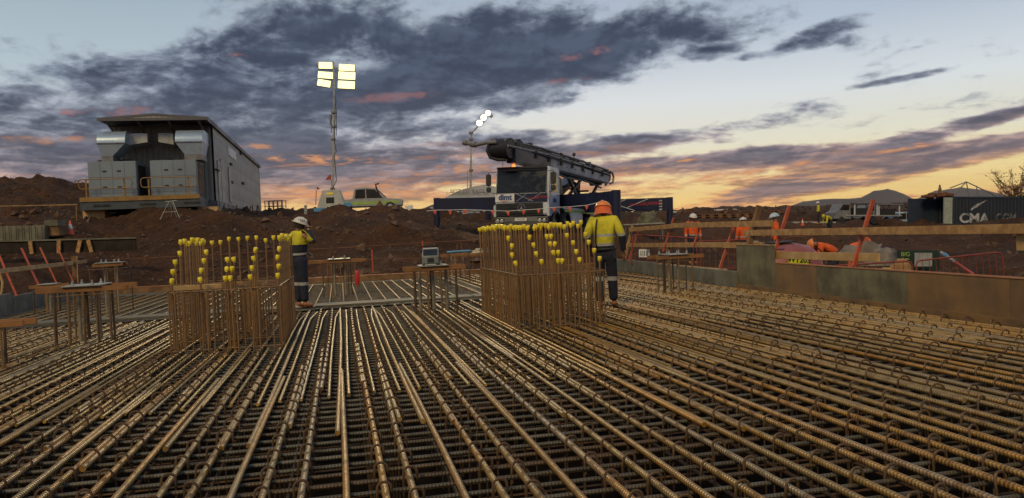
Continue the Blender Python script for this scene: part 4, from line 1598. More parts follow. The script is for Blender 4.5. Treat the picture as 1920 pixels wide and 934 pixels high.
for k in range(4):
    xx = BL+.3+(BR1-BL-.6)*k/3
    MB().bar(L(xx, Yp+.8, ze-.05), L(xx-.1, Yg-.05, ze-.45), .06, .10).build('roof_bracket', M_grey, Br)
# deck
MB().box(L((BX0+BX1)/2, (Yp+Yg)/2, (zb+zt)/2-.0), (BX1-BX0, Yg-Yp, zt-zb)).build('platform', mk('dark_platform_steel', (.06, .075, .09), (.04, .05, .06), rough=.5), Br)
MB().box(L((BX0+BX1)/2, Yp-.02, zt+.06), (BX1-BX0, .05, .20)).build('yellow_kickboard', M_yel, Br)
MB().box(L((BL+BR1)/2, (Yg+.01+Yf)/2, (zb+zt)/2), (BR1-BL+.1, Yf-Yg, zt-zb-.02)).build('base_frame', M_grey, Br)
for k in range(14):
    yy = Yg+.6+(Yf-Yg-1)*k/13
    MB().box(L(BR1+.07, yy, (zb+zt)/2), (.05, .14, zt-zb-.05)).build('frame_stiffener', M_galv, Br)
for k in range(3):
    xx = BX0+.9+k*1.9
    MB().box(L(xx, Yp-.005, (zb+zt)/2-.02), (.7, .03, .09)).build('fork_pocket', M_black, Br)
# footings
for (px_, w_) in ((180, .9), (392, .9)):
    xx = Xp(px_, 400, Yp+.8)
    MB().box(L(xx, Yp+.9, zb-.45), (w_, .9, .9)).build('footing', M_woodnew, Br)
for yy in (Yg+4, Yg+9, Yg+14):
    MB().box(L(BR1-.5, yy, zb-.45), (.8, .8, .9)).build('footing', M_conc, Br)
# air units
for n_, (a, b) in enumerate(((165, 256), (282, 369))):
    xa, xb = Xp(a, 330, Yp+.5), Xp(b, 330, Yp+.5)
    z1 = Zp(220, 302, Yp+.5)
    u = MB().box(L((xa+xb)/2, Yp+1.5, (zt+z1)/2), (xb-xa, 2.0, z1-zt-.01)).build('air_unit', M_unit, Br, bevel=.02)
    for zz in (.34, .74):
        MB().box(L((xa+xb)/2, Yp+.495, zt+(z1-zt)*zz-.26), (xb-xa-.05, .012, .015)).build('panel_joint', M_grey, u)
        for t in (.34, .64):
            MB().box(L(xa+(xb-xa)*t, Yp+.485, zt+(z1-zt)*zz+.02), (.16, .03, .05)).build('handle', M_black, u)
    for t in (.25, .5, .75):
        MB().box(L(xa+(xb-xa)*t, Yp+.495, (zt+z1)/2), (.012, .012, z1-zt-.05)).build('panel_joint', M_grey, u)
    MB().box(L(xb+.01, Yp+1.5, (zt+z1)/2), (.03, 1.3, z1-zt-.3)).build('louvre', M_black if n_ == 0 else M_wooddark, u)
    for t in (.25, .7):
        MB().lathe([(.36, 0), (.36, .12), (.32, .14)], L(xa+(xb-xa)*t, Yp+1.5, z1), n=20).build('fan_ring', M_black, u, smooth=True)
# ducts
for s_, (a, b, na, nb, ca, cb) in ((-1, (181, 234, 190, 210, 234, 280)), (1, (328, 379, 346, 378, 300, 328))):
    Yd = Yp+.55
    xa, xb = Xp(a, 265, Yd), Xp(b, 265, Yd)
    na_, nb_ = Xp(na, 295, Yd), Xp(nb, 295, Yd)
    z_top = Zp(230, 243, Yd); z_mid = Zp(230, 268, Yd); z_low = Zp(230, 292, Yd); z_bot = Zp(230, 302, Yd)
    R_ = z_top-z_mid
    prof = [(Yd+1.9, z_top), (Yd+R_, z_top)]
    for k in range(1, 9):
        a_ = math.pi/2*k/8
        prof.append((Yd+R_-R_*math.sin(a_), z_mid+R_*math.cos(a_)))
    prof += [(Yd+1.9, z_mid)]
    d_ = MB().prism([(p_[0]-Yp, p_[1]-zb) for p_ in prof], 'x', xa-BX0, xb-BX0).build('duct_elbow', M_alu, Br, smooth=True)
    mb = MB()
    v8 = [L(xa, Yd, z_mid-.012), L(xb, Yd, z_mid-.012), L(xb, Yd+1.6, z_mid-.012), L(xa, Yd+1.6, z_mid-.012), L(na_, Yd+.1, z_low), L(nb_, Yd+.1, z_low), L(nb_, Yd+1.3, z_low), L(na_, Yd+1.3, z_low)]
    mb._add(v8, [(0, 1, 2, 3), (4, 5, 6, 7), (0, 1, 5, 4), (1, 2, 6, 5), (2, 3, 7, 6), (3, 0, 4, 7)])
    mb.build('duct_reducer', mk('flat_duct_sheet', (.34, .42, .54), (.28, .35, .46), rough=.4, metal=.25), Br)
    MB().box(L((na_+nb_)/2, Yd+.7, (z_low+z_bot)/2-.01), (nb_-na_+.04, 1.25, z_low-z_bot)).build('duct_collar', M_grey, Br)
    MB().box(L((xa+xb)/2, Yd-.01, z_mid), (xb-xa+.02, .05, .04)).build('duct_seam', M_grey, Br)
    c0, c1 = Xp(ca, 260, Yd+1.2), Xp(cb, 260, Yd+1.2)
    z0a, z0b = (z_mid-.05, z_mid+.12) if s_ < 0 else (z_mid+.12, z_mid-.02)
    mb = MB()
    v8 = [L(c0, Yd+.8, z0a), L(c1, Yd+.8, z0b), L(c1, Yd+.8, z_top-.08), L(c0, Yd+.8, z_top-.08)]
    v8 += [(x_, y_+1.1, z_) for x_, y_, z_ in v8]
    mb._add(v8, [(0, 1, 2, 3), (4, 7, 6, 5), (0, 1, 5, 4), (1, 2, 6, 5), (2, 3, 7, 6), (3, 0, 4, 7)])
    mb.build('duct_branch', mk('matt_duct', (.50, .52, .50), rough=.45, metal=.5) if s_ < 0 else M_galv, Br)
# yellow guard rails on the platform, with the gap between
for (a, b) in ((147, 246), (264, 368)):
    xa, xb = Xp(a, 350, Yp), Xp(b, 350, Yp)
    zt1 = Zp(220, 335, Yp); zt2 = Zp(220, 353, Yp)
    pts = [L(xa+.12, Yp, zt2), L(xa+.03, Yp, zt2+.05), L(xa, Yp, (zt1+zt2)/2), L(xa+.03, Yp, zt1-.05), L(xa+.12, Yp, zt1), L(xb, Yp, zt1)]
    r_ = MB().tube(pts+[L(xb+.05, Yp, (zt1+zt2)/2), L(xb, Yp, zt2), L(xa+.12, Yp, zt2)], .024, 6).build('guard_rail', M_yel, Br, smooth=True)
    for t in (.14, .86):
        xx = xa+(xb-xa)*t
        MB().box(L(xx, Yp+.03, (zt+zt1)/2-.05), (.06, .03, zt1-zt+.1)).build('rail_post', M_yel, r_)
# doors, sign and fittings on the side wall
def wallbox(px0, px1, py0, py1, nm, mt, th_=.03, par=None):
    """a fitting between photo columns on the side wall"""
    def YW(px):
        Ys_ = np.linspace(Yg, Yf, 800)
        return float(Ys_[int(np.argmin([abs(Xp(px, 320, v)-BR1) for v in Ys_]))])
    ya, yb = YW(px0), YW(px1)
    ym = (ya+yb)/2
    za, zb_ = Zp((px0+px1)/2, py0, ym), Zp((px0+px1)/2, py1, ym)
    return MB().box(L(BR1+th_/2+.004, ym, (za+zb_)/2), (th_, abs(yb-ya), abs(za-zb_))).build(nm, mt, par or Br)
M_door = mk('pale_door', (.40, .38, .35), (.33, .31, .28), rough=.5)
d1 = wallbox(407, 412, 302, 378, 'door', M_door, .05)
wallbox(413, 419, 300, 380, 'door', M_door, .05)
wallbox(427, 431, 314, 380, 'door', M_door, .05)
wallbox(429, 443, 280, 296, 'wall_sign', M_white)
for q in ((431.5, 434, 306, 310), (451, 453, 285, 290), (431.5, 434, 340, 344), (452, 455, 342, 346)):
    wallbox(*q, 'wall_light', M_black, .08)
wallbox(403, 409, 318, 320, 'wall_bracket', M_black, .10)

# ------------------------------------------------------------------ light towers
def spot(loc, target, energy, size, col, angle, name):
    l = bpy.data.lights.new(name, 'SPOT')
    l.energy = energy
    l.color = col
    l.shadow_soft_size = size
    l.spot_size = rad(angle)
    l.spot_blend = .6
    o = bpy.data.objects.new(name, l)
    COL.objects.link(o)
    o.location = loc
    o.rotation_euler = (Vector(loc)-Vector(target)).to_track_quat('Z', 'Y').to_euler()
    return o


base = at(624, 399, 43.5)
LT = thing('light_tower', 'tall trailer light tower with six lit yellow lamps standing behind the mound', 'light tower', base, -YAW+rad(6))
# the body of the trailer
mb = MB()
v8 = [(-.78, -.6, .25), (.78, -.6, .25), (.78, .6, .25), (-.78, .6, .25), (-.46, -.45, 1.25), (.46, -.45, 1.25), (.46, .45, 1.25), (-.46, .45, 1.25)]
mb._add(v8, [(0, 1, 2, 3), (4, 5, 6, 7), (0, 1, 5, 4), (1, 2, 6, 5), (2, 3, 7, 6), (3, 0, 4, 7)])
cb_ = mb.build('cabinet', mk('pale_cabinet', (.40, .42, .40), (.32, .33, .32), rough=.5), LT, bevel=.02)
MB().box((-.05, -.56, .68), (.42, .04, .32)).build('vent_panel', M_black, cb_)
MB().box((-.05, -.50, 1.05), (.34, .02, .12), Matrix.Rotation(rad(-9), 3, 'X')).build('yellow_label', M_cap, cb_)
MB().box((0, 0, .16), (1.9, 1.3, .22)).build('trailer_frame', M_blue, LT, bevel=.02)
MB().box((.9, -.45, .35), (.45, .5, .3)).build('tool_box', M_blue, LT, bevel=.02)
for s_ in (-1, 1):
    MB().lathe([(.02, -.09), (.26, -.09), (.29, -.05), (.29, .05), (.26, .09), (.02, .09)], n=18).xf(Matrix.Translation((s_*.98, .1, .08)) @ Matrix.Rotation(rad(90), 4, 'Y')).build('wheel', M_black, LT, smooth=True)
def zof(py): return (399-py)/F*43.5
tilt = .062   # the mast leans a little
segs_ = [(1.2, zof(255), .10), (zof(262), zof(205), .075), (zof(212), zof(158), .05)]
for (a, b, r_) in segs_:
    MB().box((tilt*(a+b)/2-.02, 0, (a+b)/2), (r_*1.3, r_*1.3, b-a), Matrix.Rotation(tilt, 3, 'Y')).build('mast_section', M_galv, LT)
for a in (zof(262), zof(238), zof(212), 1.35):
    MB().box((tilt*a-.02, 0, a), (.26, .22, .10)).build('mast_collar', M_grey, LT)
for sx_, za, zb2 in ((-.14, zof(250), zof(205)), (.13, zof(255), zof(200))):
    MB().cyl((tilt*za+sx_, .05, za), (tilt*zb2+sx_, .05, zb2), .022, n=6).build('mast_stay', M_grey, LT)
MB().tube([(.05, -.1, 1.3), (.30, -.1, 1.8), (.25, -.1, zof(290)), (.38, -.1, zof(285)), (.30, -.1, zof(270)), (.44, -.1, zof(200)), (.50, -.1, zof(190)), (.42, -.1, zof(182))], .02, 6).build('cable', M_black, LT, smooth=True)
MB().box((tilt*zof(230)-.18, 0, zof(225)), (.10, .14, .55)).build('winch_box', M_grey, LT)
xh = tilt*zof(150)
fr = MB().box((xh-.03, 0, zof(142)), (.10, .10, 1.5)).build('head_frame', M_galv, LT)
lamps = [(615, 124, 27, 12, 0), (614, 142, 28, 12, 3), (611, 157, 24, 12, 9), (653, 129, 29, 12, 2), (653, 144, 31, 14, 2), (652, 161, 31, 14, 2)]
for (lx, ly, lw, lh, rt) in lamps:
    cx = (lx-626)/F*43.5+ROLL*0
    cz_ = zof(ly)
    # undo the camera's roll so that the head sits over the mast
    cx += -(ly-399)/F*43.5*math.tan(ROLL)*1.0
    h_ = MB().box((cx, .06, cz_), (lw/F*43.5+.04, .16, lh/F*43.5+.04), Matrix.Rotation(rad(rt)+ROLL, 3, 'Y')).build('lamp_housing', M_grey, LT, bevel=.02)
    MB().box((cx, -.03, cz_), (lw/F*43.5, .03, lh/F*43.5), Matrix.Rotation(rad(rt)+ROLL, 3, 'Y')).build('lens', M_lamp, h_, bevel=.01)
    MB().bar((xh, .05, cz_), (cx, .05, cz_), .04, .04).build('lamp_bracket', M_galv, LT)
hw = LT.matrix_basis
hp = at(632, 142, 43.0)
spot(hp, at(640, 640, 10), 9000, .6, (1, .80, .46), 36, 'tower_spot')

b2 = at(883, 402, 56)
L2 = thing('light_tower', 'smaller, farther light tower leaning its three round lamps to the right, behind the truck', 'light tower', b2, -YAW+rad(4))
def z2(py): return (402-py)/F*56
mb = MB()
mb.box((0, 0, .6), (1.4, 1.1, .9))
mb.build('cabinet', M_cab, L2, bevel=.05)
for s_ in (-1, 1):
    MB().lathe([(.02, -.09), (.26, -.09), (.29, -.05), (.29, .05), (.26, .09), (.02, .09)], n=14).xf(Matrix.Translation((s_*.75, 0, .08)) @ Matrix.Rotation(rad(90), 4, 'Y')).build('wheel', M_black, L2, smooth=True)
sh = lambda z: z*.048
MB().bar((0, 0, .9), (sh(z2(300)), 0, z2(300)), .16, .16, up=(0, 1, 0)).build('mast_section', M_galv, L2)
MB().bar((sh(z2(320)), 0, z2(320)), (sh(z2(250)), 0, z2(250)), .11, .11, up=(0, 1, 0)).build('mast_section', M_galv, L2)
MB().bar((-.2, 0, .9), (sh(2)-.2, 0, z2(320)), .06, .06, up=(0, 1, 0)).build('mast_stay', M_galv, L2)
for py_ in (320, 262, 272, 250):
    MB().box((sh(z2(py_)), 0, z2(py_)), (.32, .22, .16)).build('mast_collar', M_grey, L2)
xa = sh(z2(258))
neck = [(xa, 0, z2(262)), (xa+.05, 0, z2(250)), (xa+.45, 0, z2(240))]
MB().tube(neck, .06, 8).build('neck', M_galv, L2)
for (lx, ly, r_) in ((899, 232, .24), (907, 222, .24), (915, 214, .22)):
    cx = (lx-883)/F*56+(402-ly)/F*56*math.tan(ROLL)
    h_ = MB().lathe([(.10, -.18), (r_+.04, -.02), (r_+.04, .04)], n=16).xf(Matrix.Translation((cx, .02, z2(ly))) @ Matrix.Rotation(rad(112), 4, 'X')).build('lamp_housing', M_grey, L2, smooth=True)
    MB().lathe([(r_, 0), (r_*.9, .05), (r_*.5, .08)], n=16).xf(Matrix.Translation((cx, -.03, z2(ly)-.01)) @ Matrix.Rotation(rad(112), 4, 'X')).build('lens', M_lampw, h_, smooth=True)
MB().box(((921-883)/F*56+.30+.02, .1, z2(219)), (.24, .16, .26), Matrix.Rotation(rad(-45), 3, 'Y')).build('lamp_housing', M_galv, L2, bevel=.02)
MB().bar((xa+.45, .08, z2(240)), ((918-883)/F*56+.31, .08, z2(212)), .08, .08, up=(0, 1, 0)).build('head_frame', M_grey, L2)
spot(at(905, 226, 54.5), at(1180, 560, 15), 5000, .5, (1, .88, .62), 34, 'tower_spot')

# ------------------------------------------------------------------ vehicles
def vehicle(name, label, cat, loc, rz, L_=4.9, w=1.85, h=1.75, body=M_cab, kind='ute', lower=None, level=0.):
    root = thing(name, label, cat, loc, rz, level=level)
    hb = h*.52
    if kind == 'ute':
        prof = [(-L_/2, .45), (-L_/2, hb*.9), (-L_*.46, hb), (-L_*.26, hb*1.04), (-L_*.5+L_*.02, hb*1.0)]
        prof = [(-L_/2, .42), (-L_/2+.02, hb*.95), (-L_*.27, hb*1.05), (-L_*.12, h*.96), (L_*.0, h), (L_*.16, h*.98), (L_*.20, hb*1.05), (L_/2, hb*1.05), (L_/2, .45)]
        win = [(-L_*.225, hb*1.08), (-L_*.115, h*.91), (L_*.0, h*.94), (L_*.14, h*.92), (L_*.165, hb*1.1)]
    else:
        prof = [(-L_/2, .35), (-L_/2+.03, hb*.85), (-L_*.25, hb*1.0), (-L_*.08, h*.97), (L_*.12, h), (L_*.36, h*.95), (L_*.46, hb), (L_/2, hb*.9), (L_/2, .38)]
        win = [(-L_*.20, hb*1.04), (-L_*.07, h*.90), (L_*.12, h*.93), (L_*.33, h*.88), (L_*.39, hb*1.05)]
    MB().prism(prof, 'y', -w/2, w/2).build('body', body, root, bevel=.06)
    for s_ in (-1, 1):
        MB().prism(win, 'y', s_*(w/2+.004), s_*(w/2+.014)).build('side_windows', M_screen, root)
        MB().box((win[2][0]+.05, s_*(w/2+.018), (hb+h)/2), (.07, .012, h-hb-.1)).build('door_pillar', body, root)
        if lower:
            MB().prism([(-L_*.44, hb*.62), (-L_*.44, hb*.85), (L_*.46, hb*.85), (L_*.46, hb*.62)], 'y', s_*(w/2+.003), s_*(w/2+.012)).build('side_stripe', lower, root)
        for x_ in (-L_*.32, L_*.31):
            wh = MB().lathe([(.02, -.12), (.33, -.12), (.37, -.08), (.37, .08), (.33, .12), (.02, .12)], n=20).xf(Matrix.Translation((x_, s_*(w/2-.08), .37)) @ Matrix.Rotation(rad(90), 4, 'X')).build('wheel', M_black, root, smooth=True)
            MB().lathe([(.03, -.14), (.2, -.13), (.22, -.1), (.22, .1), (.2, .13), (.03, .14)], n=14).xf(Matrix.Translation((x_, s_*(w/2-.08), .37)) @ Matrix.Rotation(rad(90), 4, 'X')).build('rim', M_galv, wh, smooth=True)
        MB().box((-L_/2-.005, s_*w*.36, hb*.75), (.04, .32, .14)).build('headlight', M_lens, root)
    MB().prism([(-L_*.265, hb*1.09), (-L_*.125, h*.945), (-L_*.135, h*.965), (-L_*.275, hb*1.11)], 'y', -w/2+.12, w/2-.12).build('windscreen', M_screen, root)
    return root


p = at(690, 403, 58)
U = vehicle('utility_vehicle', 'lime striped silver utility with a dark snorkel, parked on the mound by the lit tower', 'utility', (p.x, p.y, p.z+.15), rad(180)-YAW+rad(8), 5.3, 1.85, 1.85, mk('silver_ute_paint', (.34, .37, .38), (.27, .29, .30), rough=.35), lower=M_lime)
MB().tube([(-1.0, .9, 1.1), (-.75, .9, 1.75), (-.7, .9, 2.05), (-.95, .9, 2.1)], .06, 8).build('snorkel', M_black, U, smooth=True)
p = at(1694, 423, 74)
vehicle('car', 'small white car parked left of the open shipping container', 'car', (p.x, p.y, p.z-.2), rad(200)-YAW, 4.0, 1.7, 1.5, mk('pale_car_paint', (.36, .42, .50), (.28, .34, .42), rough=.3), kind='car')

# poles, flags and fence bits on the skyline
for n_, (x_, y0, y1, D, lab) in enumerate([(592, 384, 357, 50, 'thin rod with a tiny flag left of the lit light tower'), (742, 395, 372, 60, 'short dark post on the mound right of the utility')]):
    post(x_, y0, x_+1, y1, D, 'marker_post', lab, M_grey, .05 if n_ == 0 else .12, None, cat='post', sides=6)
p = at(594, 356, 50)
o = MB().prism([(0, 0), (.22, .05), (0, .22)], 'y', -.01, .01).build('small_flag', M_pink)
o.location = p
tag(o, 'tiny red flag on the thin rod left of the light tower', 'flag')
p = at(621, 337, 43.4)
o = MB().prism([(0, 0), (-.34, -.02), (-.18, .18), (-.05, .30), (0, .28)], 'y', -.01, .01).build('small_flag', M_pink)
o.location = p
tag(o, 'drooping red flag on the light tower cabinet rod', 'flag')
post(620, 358, 622, 336, 43.4, 'flag_rod', 'thin rod holding the drooping red flag beside the mast foot', M_grey, .02, None, cat='rod', sides=6)
p = at(769, 400, 62)
R_ = thing('notice_board', 'small pale notice board tilted on two legs left of the white shed', 'sign', (p.x, p.y, p.z-.2), -YAW, level=-.1)
MB().box((0, 0, .62), (.62, .04, .42)).build('board', M_white, R_)
for s_ in (-1, 1): MB().cyl((s_*.2, .03, -.2), (s_*.2, .03, .5), .025, n=6).build('leg', M_grey, R_)
p = at(514, 400, 46)
R_ = thing('steel_rack', 'small rusty open steel rack on the mound right of the building', 'rack', (p.x, p.y, p.z+.05), -YAW)
for i in range(5):
    for j in (0, 1):
        MB().bar((-.52+.26*i, j*.7, 0), (-.52+.26*i, j*.7, .72), .04, .04, up=(0, 1, 0)).build('upright', M_grey, R_)
for z_ in (.04, .38, .70):
    for j in (0, 1):
        MB().bar((-.56, j*.7-.001, z_), (.56, j*.7-.001, z_), .036, .036).build('rail', M_grey, R_)
gs = 'steel stubs standing on the mound beside the building'
for n_, (x_, y0, y1, dx_) in enumerate([(443, 398, 384, 1), (456, 399, 388, 0), (466, 399, 387, 4), (474, 399, 385, -1), (480, 400, 384, 3), (487, 399, 386, -3), (573, 398, 385, 0)]):
    post(x_, y0+4, x_+dx_, y1, 41, 'steel_stub', 'thin upright steel stub on the mound near the building foot' if n_ < 6 else 'lone short stub on the mound left of the light tower', M_wooddark if n_ < 6 else M_galv, .06 if n_ < 6 else .14, gs if n_ < 6 else None, cat='steel stub')

# trestle in front of the building
p = at(322, 404, 33.5)
R_ = thing('trestle', 'thin wire trestle stand in front of the building platform', 'trestle', (p.x, p.y, p.z-.15), -YAW)
for (x_, y_) in ((-.42, -.2), (.42, -.2), (-.12, .25), (.12, .25)):
    MB().cyl((x_, y_, 0), (x_*.15, 0, .78), .014, n=6).build('leg', M_galv, R_)
MB().cyl((-.25, 0, .75), (.25, 0, .78), .02, n=6).build('top_bar', M_galv, R_)
MB().cyl((-.3, -.13, .3), (.3, -.13, .3), .012, n=6).build('brace', M_galv, R_)

# ------------------------------------------------------------------ white storage shed far behind the truck
Ds = 150.
p0 = at(790, 400, Ds)
M_shed = mk('white_shed_sheet', (.40, .42, .46), (.33, .35, .39), rough=.6, scale=.2)
SH = thing('storage_shed', 'pale arched storage shed far behind the truck, small dark lettering on its gable', 'shed', (at(907, 400, Ds).x, at(907, 400, Ds).y, 2.0), -YAW-rad(4), level=.045)
def sx_(px): return (px-907)/F*Ds
def sz_(py): return (436-py)/F*Ds+1.33-2.0
prof = [(sx_(812), 0), (sx_(812), sz_(386)), (sx_(835), sz_(367)), (sx_(860), sz_(355)), (sx_(885), sz_(348)), (sx_(907), sz_(344)), (sx_(935), sz_(350)), (sx_(965), sz_(360)), (sx_(1000), sz_(386)), (sx_(1000), 0)]
MB().prism(prof, 'y', 0, .3).build('gable', M_shed, SH)
prof2 = [(a, b-.02) for a, b in prof]
MB().prism(prof2, 'y', .3, 26).build('hall', mk('shed_roof', (.50, .40, .36), (.42, .34, .32), rough=.6, scale=.2), SH)
for px_ in (838, 870):
    MB().box((sx_(px_), -.03, sz_(386)/2+.6), (.12, .05, sz_(372))).build('door_seam', M_grey, SH)
text('BEST STORAGE', 1.0, SH, M_grey, (sx_(875), -.06, sz_(357)), (rad(90), 0, 0))
text('CONTAINER SHELTER', .85, SH, M_grey, (sx_(875), -.06, sz_(361.5)), (rad(90), 0, 0))
SH2 = thing('annex_shed', 'low ribbed lean-to shed at the left foot of the pale arched shed', 'shed', (at(787, 400, 140).x, at(787, 400, 140).y, 2.0), -YAW-rad(4), level=.045)
MB().prism([(-1.0, 0), (-1.0, 3.6), (2.2, 4.9), (2.2, 0)], 'y', 0, 9).build('hall', ribbed('ribbed_shed_sheet', (.45, .43, .42), 'X', .8), SH2)
MB().prism([(-1.1, 3.66), (-1.1, 3.8), (2.3, 5.12), (2.3, 4.98)], 'y', -.2, 9.2).build('roof', M_shed, SH2)

# ------------------------------------------------------------------ shipping container
Dc = 63.
pc = at(1785, 424, Dc)
M_cont = ribbed('navy_container_side', (.014, .022, .036), 'X', .28, depth=1.0)
M_cond = mk('navy_container_door', (.02, .035, .06), (.014, .024, .042), rough=.45)
M_conw = mk('grey_door_lining', (.34, .38, .33), (.25, .28, .25), rough=.6)
M_lett = mk('worn_white_lettering', (.40, .40, .42), (.16, .17, .19), rough=.7, scale=1.6, lo=.45, hi=.6)
CT = thing('shipping_container', 'dark navy shipping container with worn white CMA CGM lettering and one end open', 'container', pc, -YAW+rad(0), level=.050)
Lc, Wc, Hc = 12.19, 2.44, 2.40
MB().box((Lc/2, -.0, Hc/2), (Lc, .05, Hc-.1)).build('side_wall', M_cont, CT)
MB().box((Lc/2, Wc, Hc/2), (Lc, .05, Hc-.1)).build('side_wall', M_cont, CT)
MB().box((Lc/2, Wc/2, Hc-.03), (Lc-.02, Wc-.04, .05)).build('roof', M_cond, CT)
MB().box((Lc/2, Wc/2, .08), (Lc-.02, Wc-.06, .10)).build('floor', M_wooddark, CT)
MB().box((Lc-.04, Wc/2, Hc/2), (.05, Wc-.06, Hc-.2)).build('end_wall', M_cond, CT)
for z_ in (.06, Hc-.06):
    MB().box((Lc/2, -.03, z_), (Lc, .10, .13)).build('side_rail', M_cond, CT)
for x_ in (.07, Lc-.07):
    for y_ in (-.03, Wc+.03):
        MB().box((x_, y_, Hc/2), (.16, .12, Hc+.005)).build('corner_post', M_cond, CT)
def door(px, dx, dy, mt, far):
    d_ = MB().box((px[0]+dx/2, px[1]+dy/2, Hc/2), (abs(dx)+.05, abs(dy)+.05, Hc-.16)).build('door', mt, CT)
    for t in (.3, .7):
        MB().cyl((px[0]+dx*t, px[1]+dy*t-.05, .12), (px[0]+dx*t, px[1]+dy*t-.05, Hc-.12), .022, n=6).build('lock_rod', M_cond if mt is M_cond else M_galv, d_)
    for z_ in (.35, 1.0, 1.6, 2.1):
        MB().box((px[0]+dx/2, px[1]+dy/2-.035, z_), (abs(dx)*.9+.02, .02, .05)).build('door_rib', mt, d_)
door((-.05, Wc), -1.2, 0, M_cond, 1)
door((-1.26, Wc), -1.1, -.2, M_cond, 1)
door((-.04, -.02), -.62, .10, M_conw, 0)
text('CMA', 1.06, CT, M_lett, (1.75, -.062, .62), (rad(90), 0, 0), bold=.035, thick=.006, sx=1.05)
text('CGM', 1.06, CT, mk('faded_lettering', (.14, .14, .15), (.05, .06, .08), rough=.7, scale=2.4, lo=.45, hi=.55), (4.35, -.062, .62), (rad(90), 0, 0), bold=.035, thick=.006, sx=.72)
sw = []
for k in range(11):
    t = k/10
    sw.append((1.45+1.25*t, 1.36+.74*t**.6))
lowp = [(x_+.10+.0*i, z_-.20*math.sin(math.pi*min(1, .15+i/10))) for i, (x_, z_) in enumerate(sw)]
MB().prism(sw+lowp[::-1], 'y', -.068, -.056).build('swoosh', M_lett, CT)
# things on top of and beside it
R_ = thing('roof_pile', 'rusty scrap mound with a small cone on the container roof', 'scrap', at(1765, 371, 64.5), -YAW)
mb = MB()
for k in range(14):
    mb.box((rr_.uniform(-1.3, .9), rr_.uniform(-.5, .5), rr_.uniform(.05, .3)), (rr_.uniform(.3, .9), .4, rr_.uniform(.1, .3)), Matrix.Rotation(rr_.uniform(-.4, .4), 3, 'Y'))
mb.build('scrap', M_net, R_)
MB().lathe([(.18, .3), (.05, 1.0)], (-.1, 0, .1), n=10).build('cone', M_wooddark, R_)
R_ = thing('frame', 'thin tent-like metal frame standing behind the container roof', 'frame', at(1815, 372, 70), -YAW)
for a, b in (((-1.6, .1), (-.1, 1.5)), ((-.1, 1.5), (2.4, .2)), ((-.1, 1.5), (.1, .1)), ((.8, 1.1), (.9, .1)), ((-1.6, 1.0), (-.1, 1.5))):
    MB().cyl((a[0], 0, a[1]), (b[0], 0, b[1]), .05, n=6).build('tube', M_grey, R_)

# ------------------------------------------------------------------ people
def skin_obj(name, nodes, edges, mat, parent, sub=1, root=0):
    me = bpy.data.meshes.new(name)
    bm = bmesh.new()
    vs = [bm.verts.new(n[0]) for n in nodes]
    for a, b in edges:
        bm.edges.new((vs[a], vs[b]))
    bm.verts.ensure_lookup_table()
    ly = bm.verts.layers.skin.verify()
    for i, v in enumerate(bm.verts):
        r = nodes[i][1]
        v[ly].radius = (r, r) if not isinstance(r, tuple) else r
        v[ly].use_root = (i == root)
    bm.to_mesh(me)
    bm.free()
    t = bpy.data.objects.new('tmp_skin', me)
    COL.objects.link(t)
    t.modifiers.new('s', 'SKIN')
    if sub:
        u = t.modifiers.new('u', 'SUBSURF')
        u.levels = sub
    dg = bpy.context.evaluated_depsgraph_get()
    m2 = bpy.data.meshes.new_from_object(t.evaluated_get(dg))
    bpy.data.objects.remove(t)
    m2.name = name
    m2.materials.clear()
    m2.materials.append(mat)
    m2.shade_smooth()
    o = bpy.data.objects.new(name, m2)
    COL.objects.link(o)
    o.parent = parent
    return o


M_skin = mk('skin', (.30, .15, .09), (.24, .11, .065), rough=.6)
M_boot = mk('tan_boot', (.38, .14, .05), (.28, .10, .04), rough=.7)
M_hair = mk('dark_hair', (.025, .018, .014), rough=.8)


def zbands(name, stops, bumpy=True):
    """cloth in horizontal bands; stops: (height in metres, colour) from the bottom up"""
    m, X, bs = new_mat(name)
    t = X.nt.nodes.new('ShaderNodeTexCoord')
    s = X.nt.nodes.new('ShaderNodeSeparateXYZ')
    X.nt.links.new(t.outputs['Object'], s.inputs[0])
    n = X.noise(t.outputs['Object'], 5., 4, .6)
    z = X.add(s.outputs[2], X.mul(X.sub(n, .5), .03))
    c = c3(stops[0][1])
    for h, cc in stops[1:]:
        c = X.mix(X.m('GREATER_THAN', z, h), c, c3(cc))
    c = X.mix(X.sm(n, .35, .7, 0, .35), c, (.02, .015, .01, 1))
    X.link(c, bs.inputs['Base Color'])
    bs.inputs['Roughness'].default_value = .85
    b = X.nt.nodes.new('ShaderNodeBump')
    b.inputs['Strength'].default_value = .6
    b.inputs['Distance'].default_value = .03
    X.link(X.noise(t.outputs['Object'], 9., 3, .5, 1.0), b.inputs['Height'])
    X.nt.links.new(b.outputs[0], bs.inputs['Normal'])
    return m


NAVY = (.012, .015, .035); YEL = (.62, .56, .03); TAPE = (.42, .43, .42); ORG = (.80, .12, .02)
BASE = dict(pel=(0, 0, .53), wai=(0, .005, .60), che=(0, 0, .715), nek=(0, 0, .825), hed=(0, .015, .895),
            shl=(-.105, 0, .79), shr=(.105, 0, .79), ell=(-.135, -.015, .63), elr=(.135, -.015, .63), wrl=(-.14, .03, .49), wrr=(.14, .03, .49),
            hil=(-.05, 0, .52), hir=(.05, 0, .52), knl=(-.055, .012, .285), knr=(.055, .012, .285), anl=(-.06, -.01, .05), anr=(.06, -.01, .05))


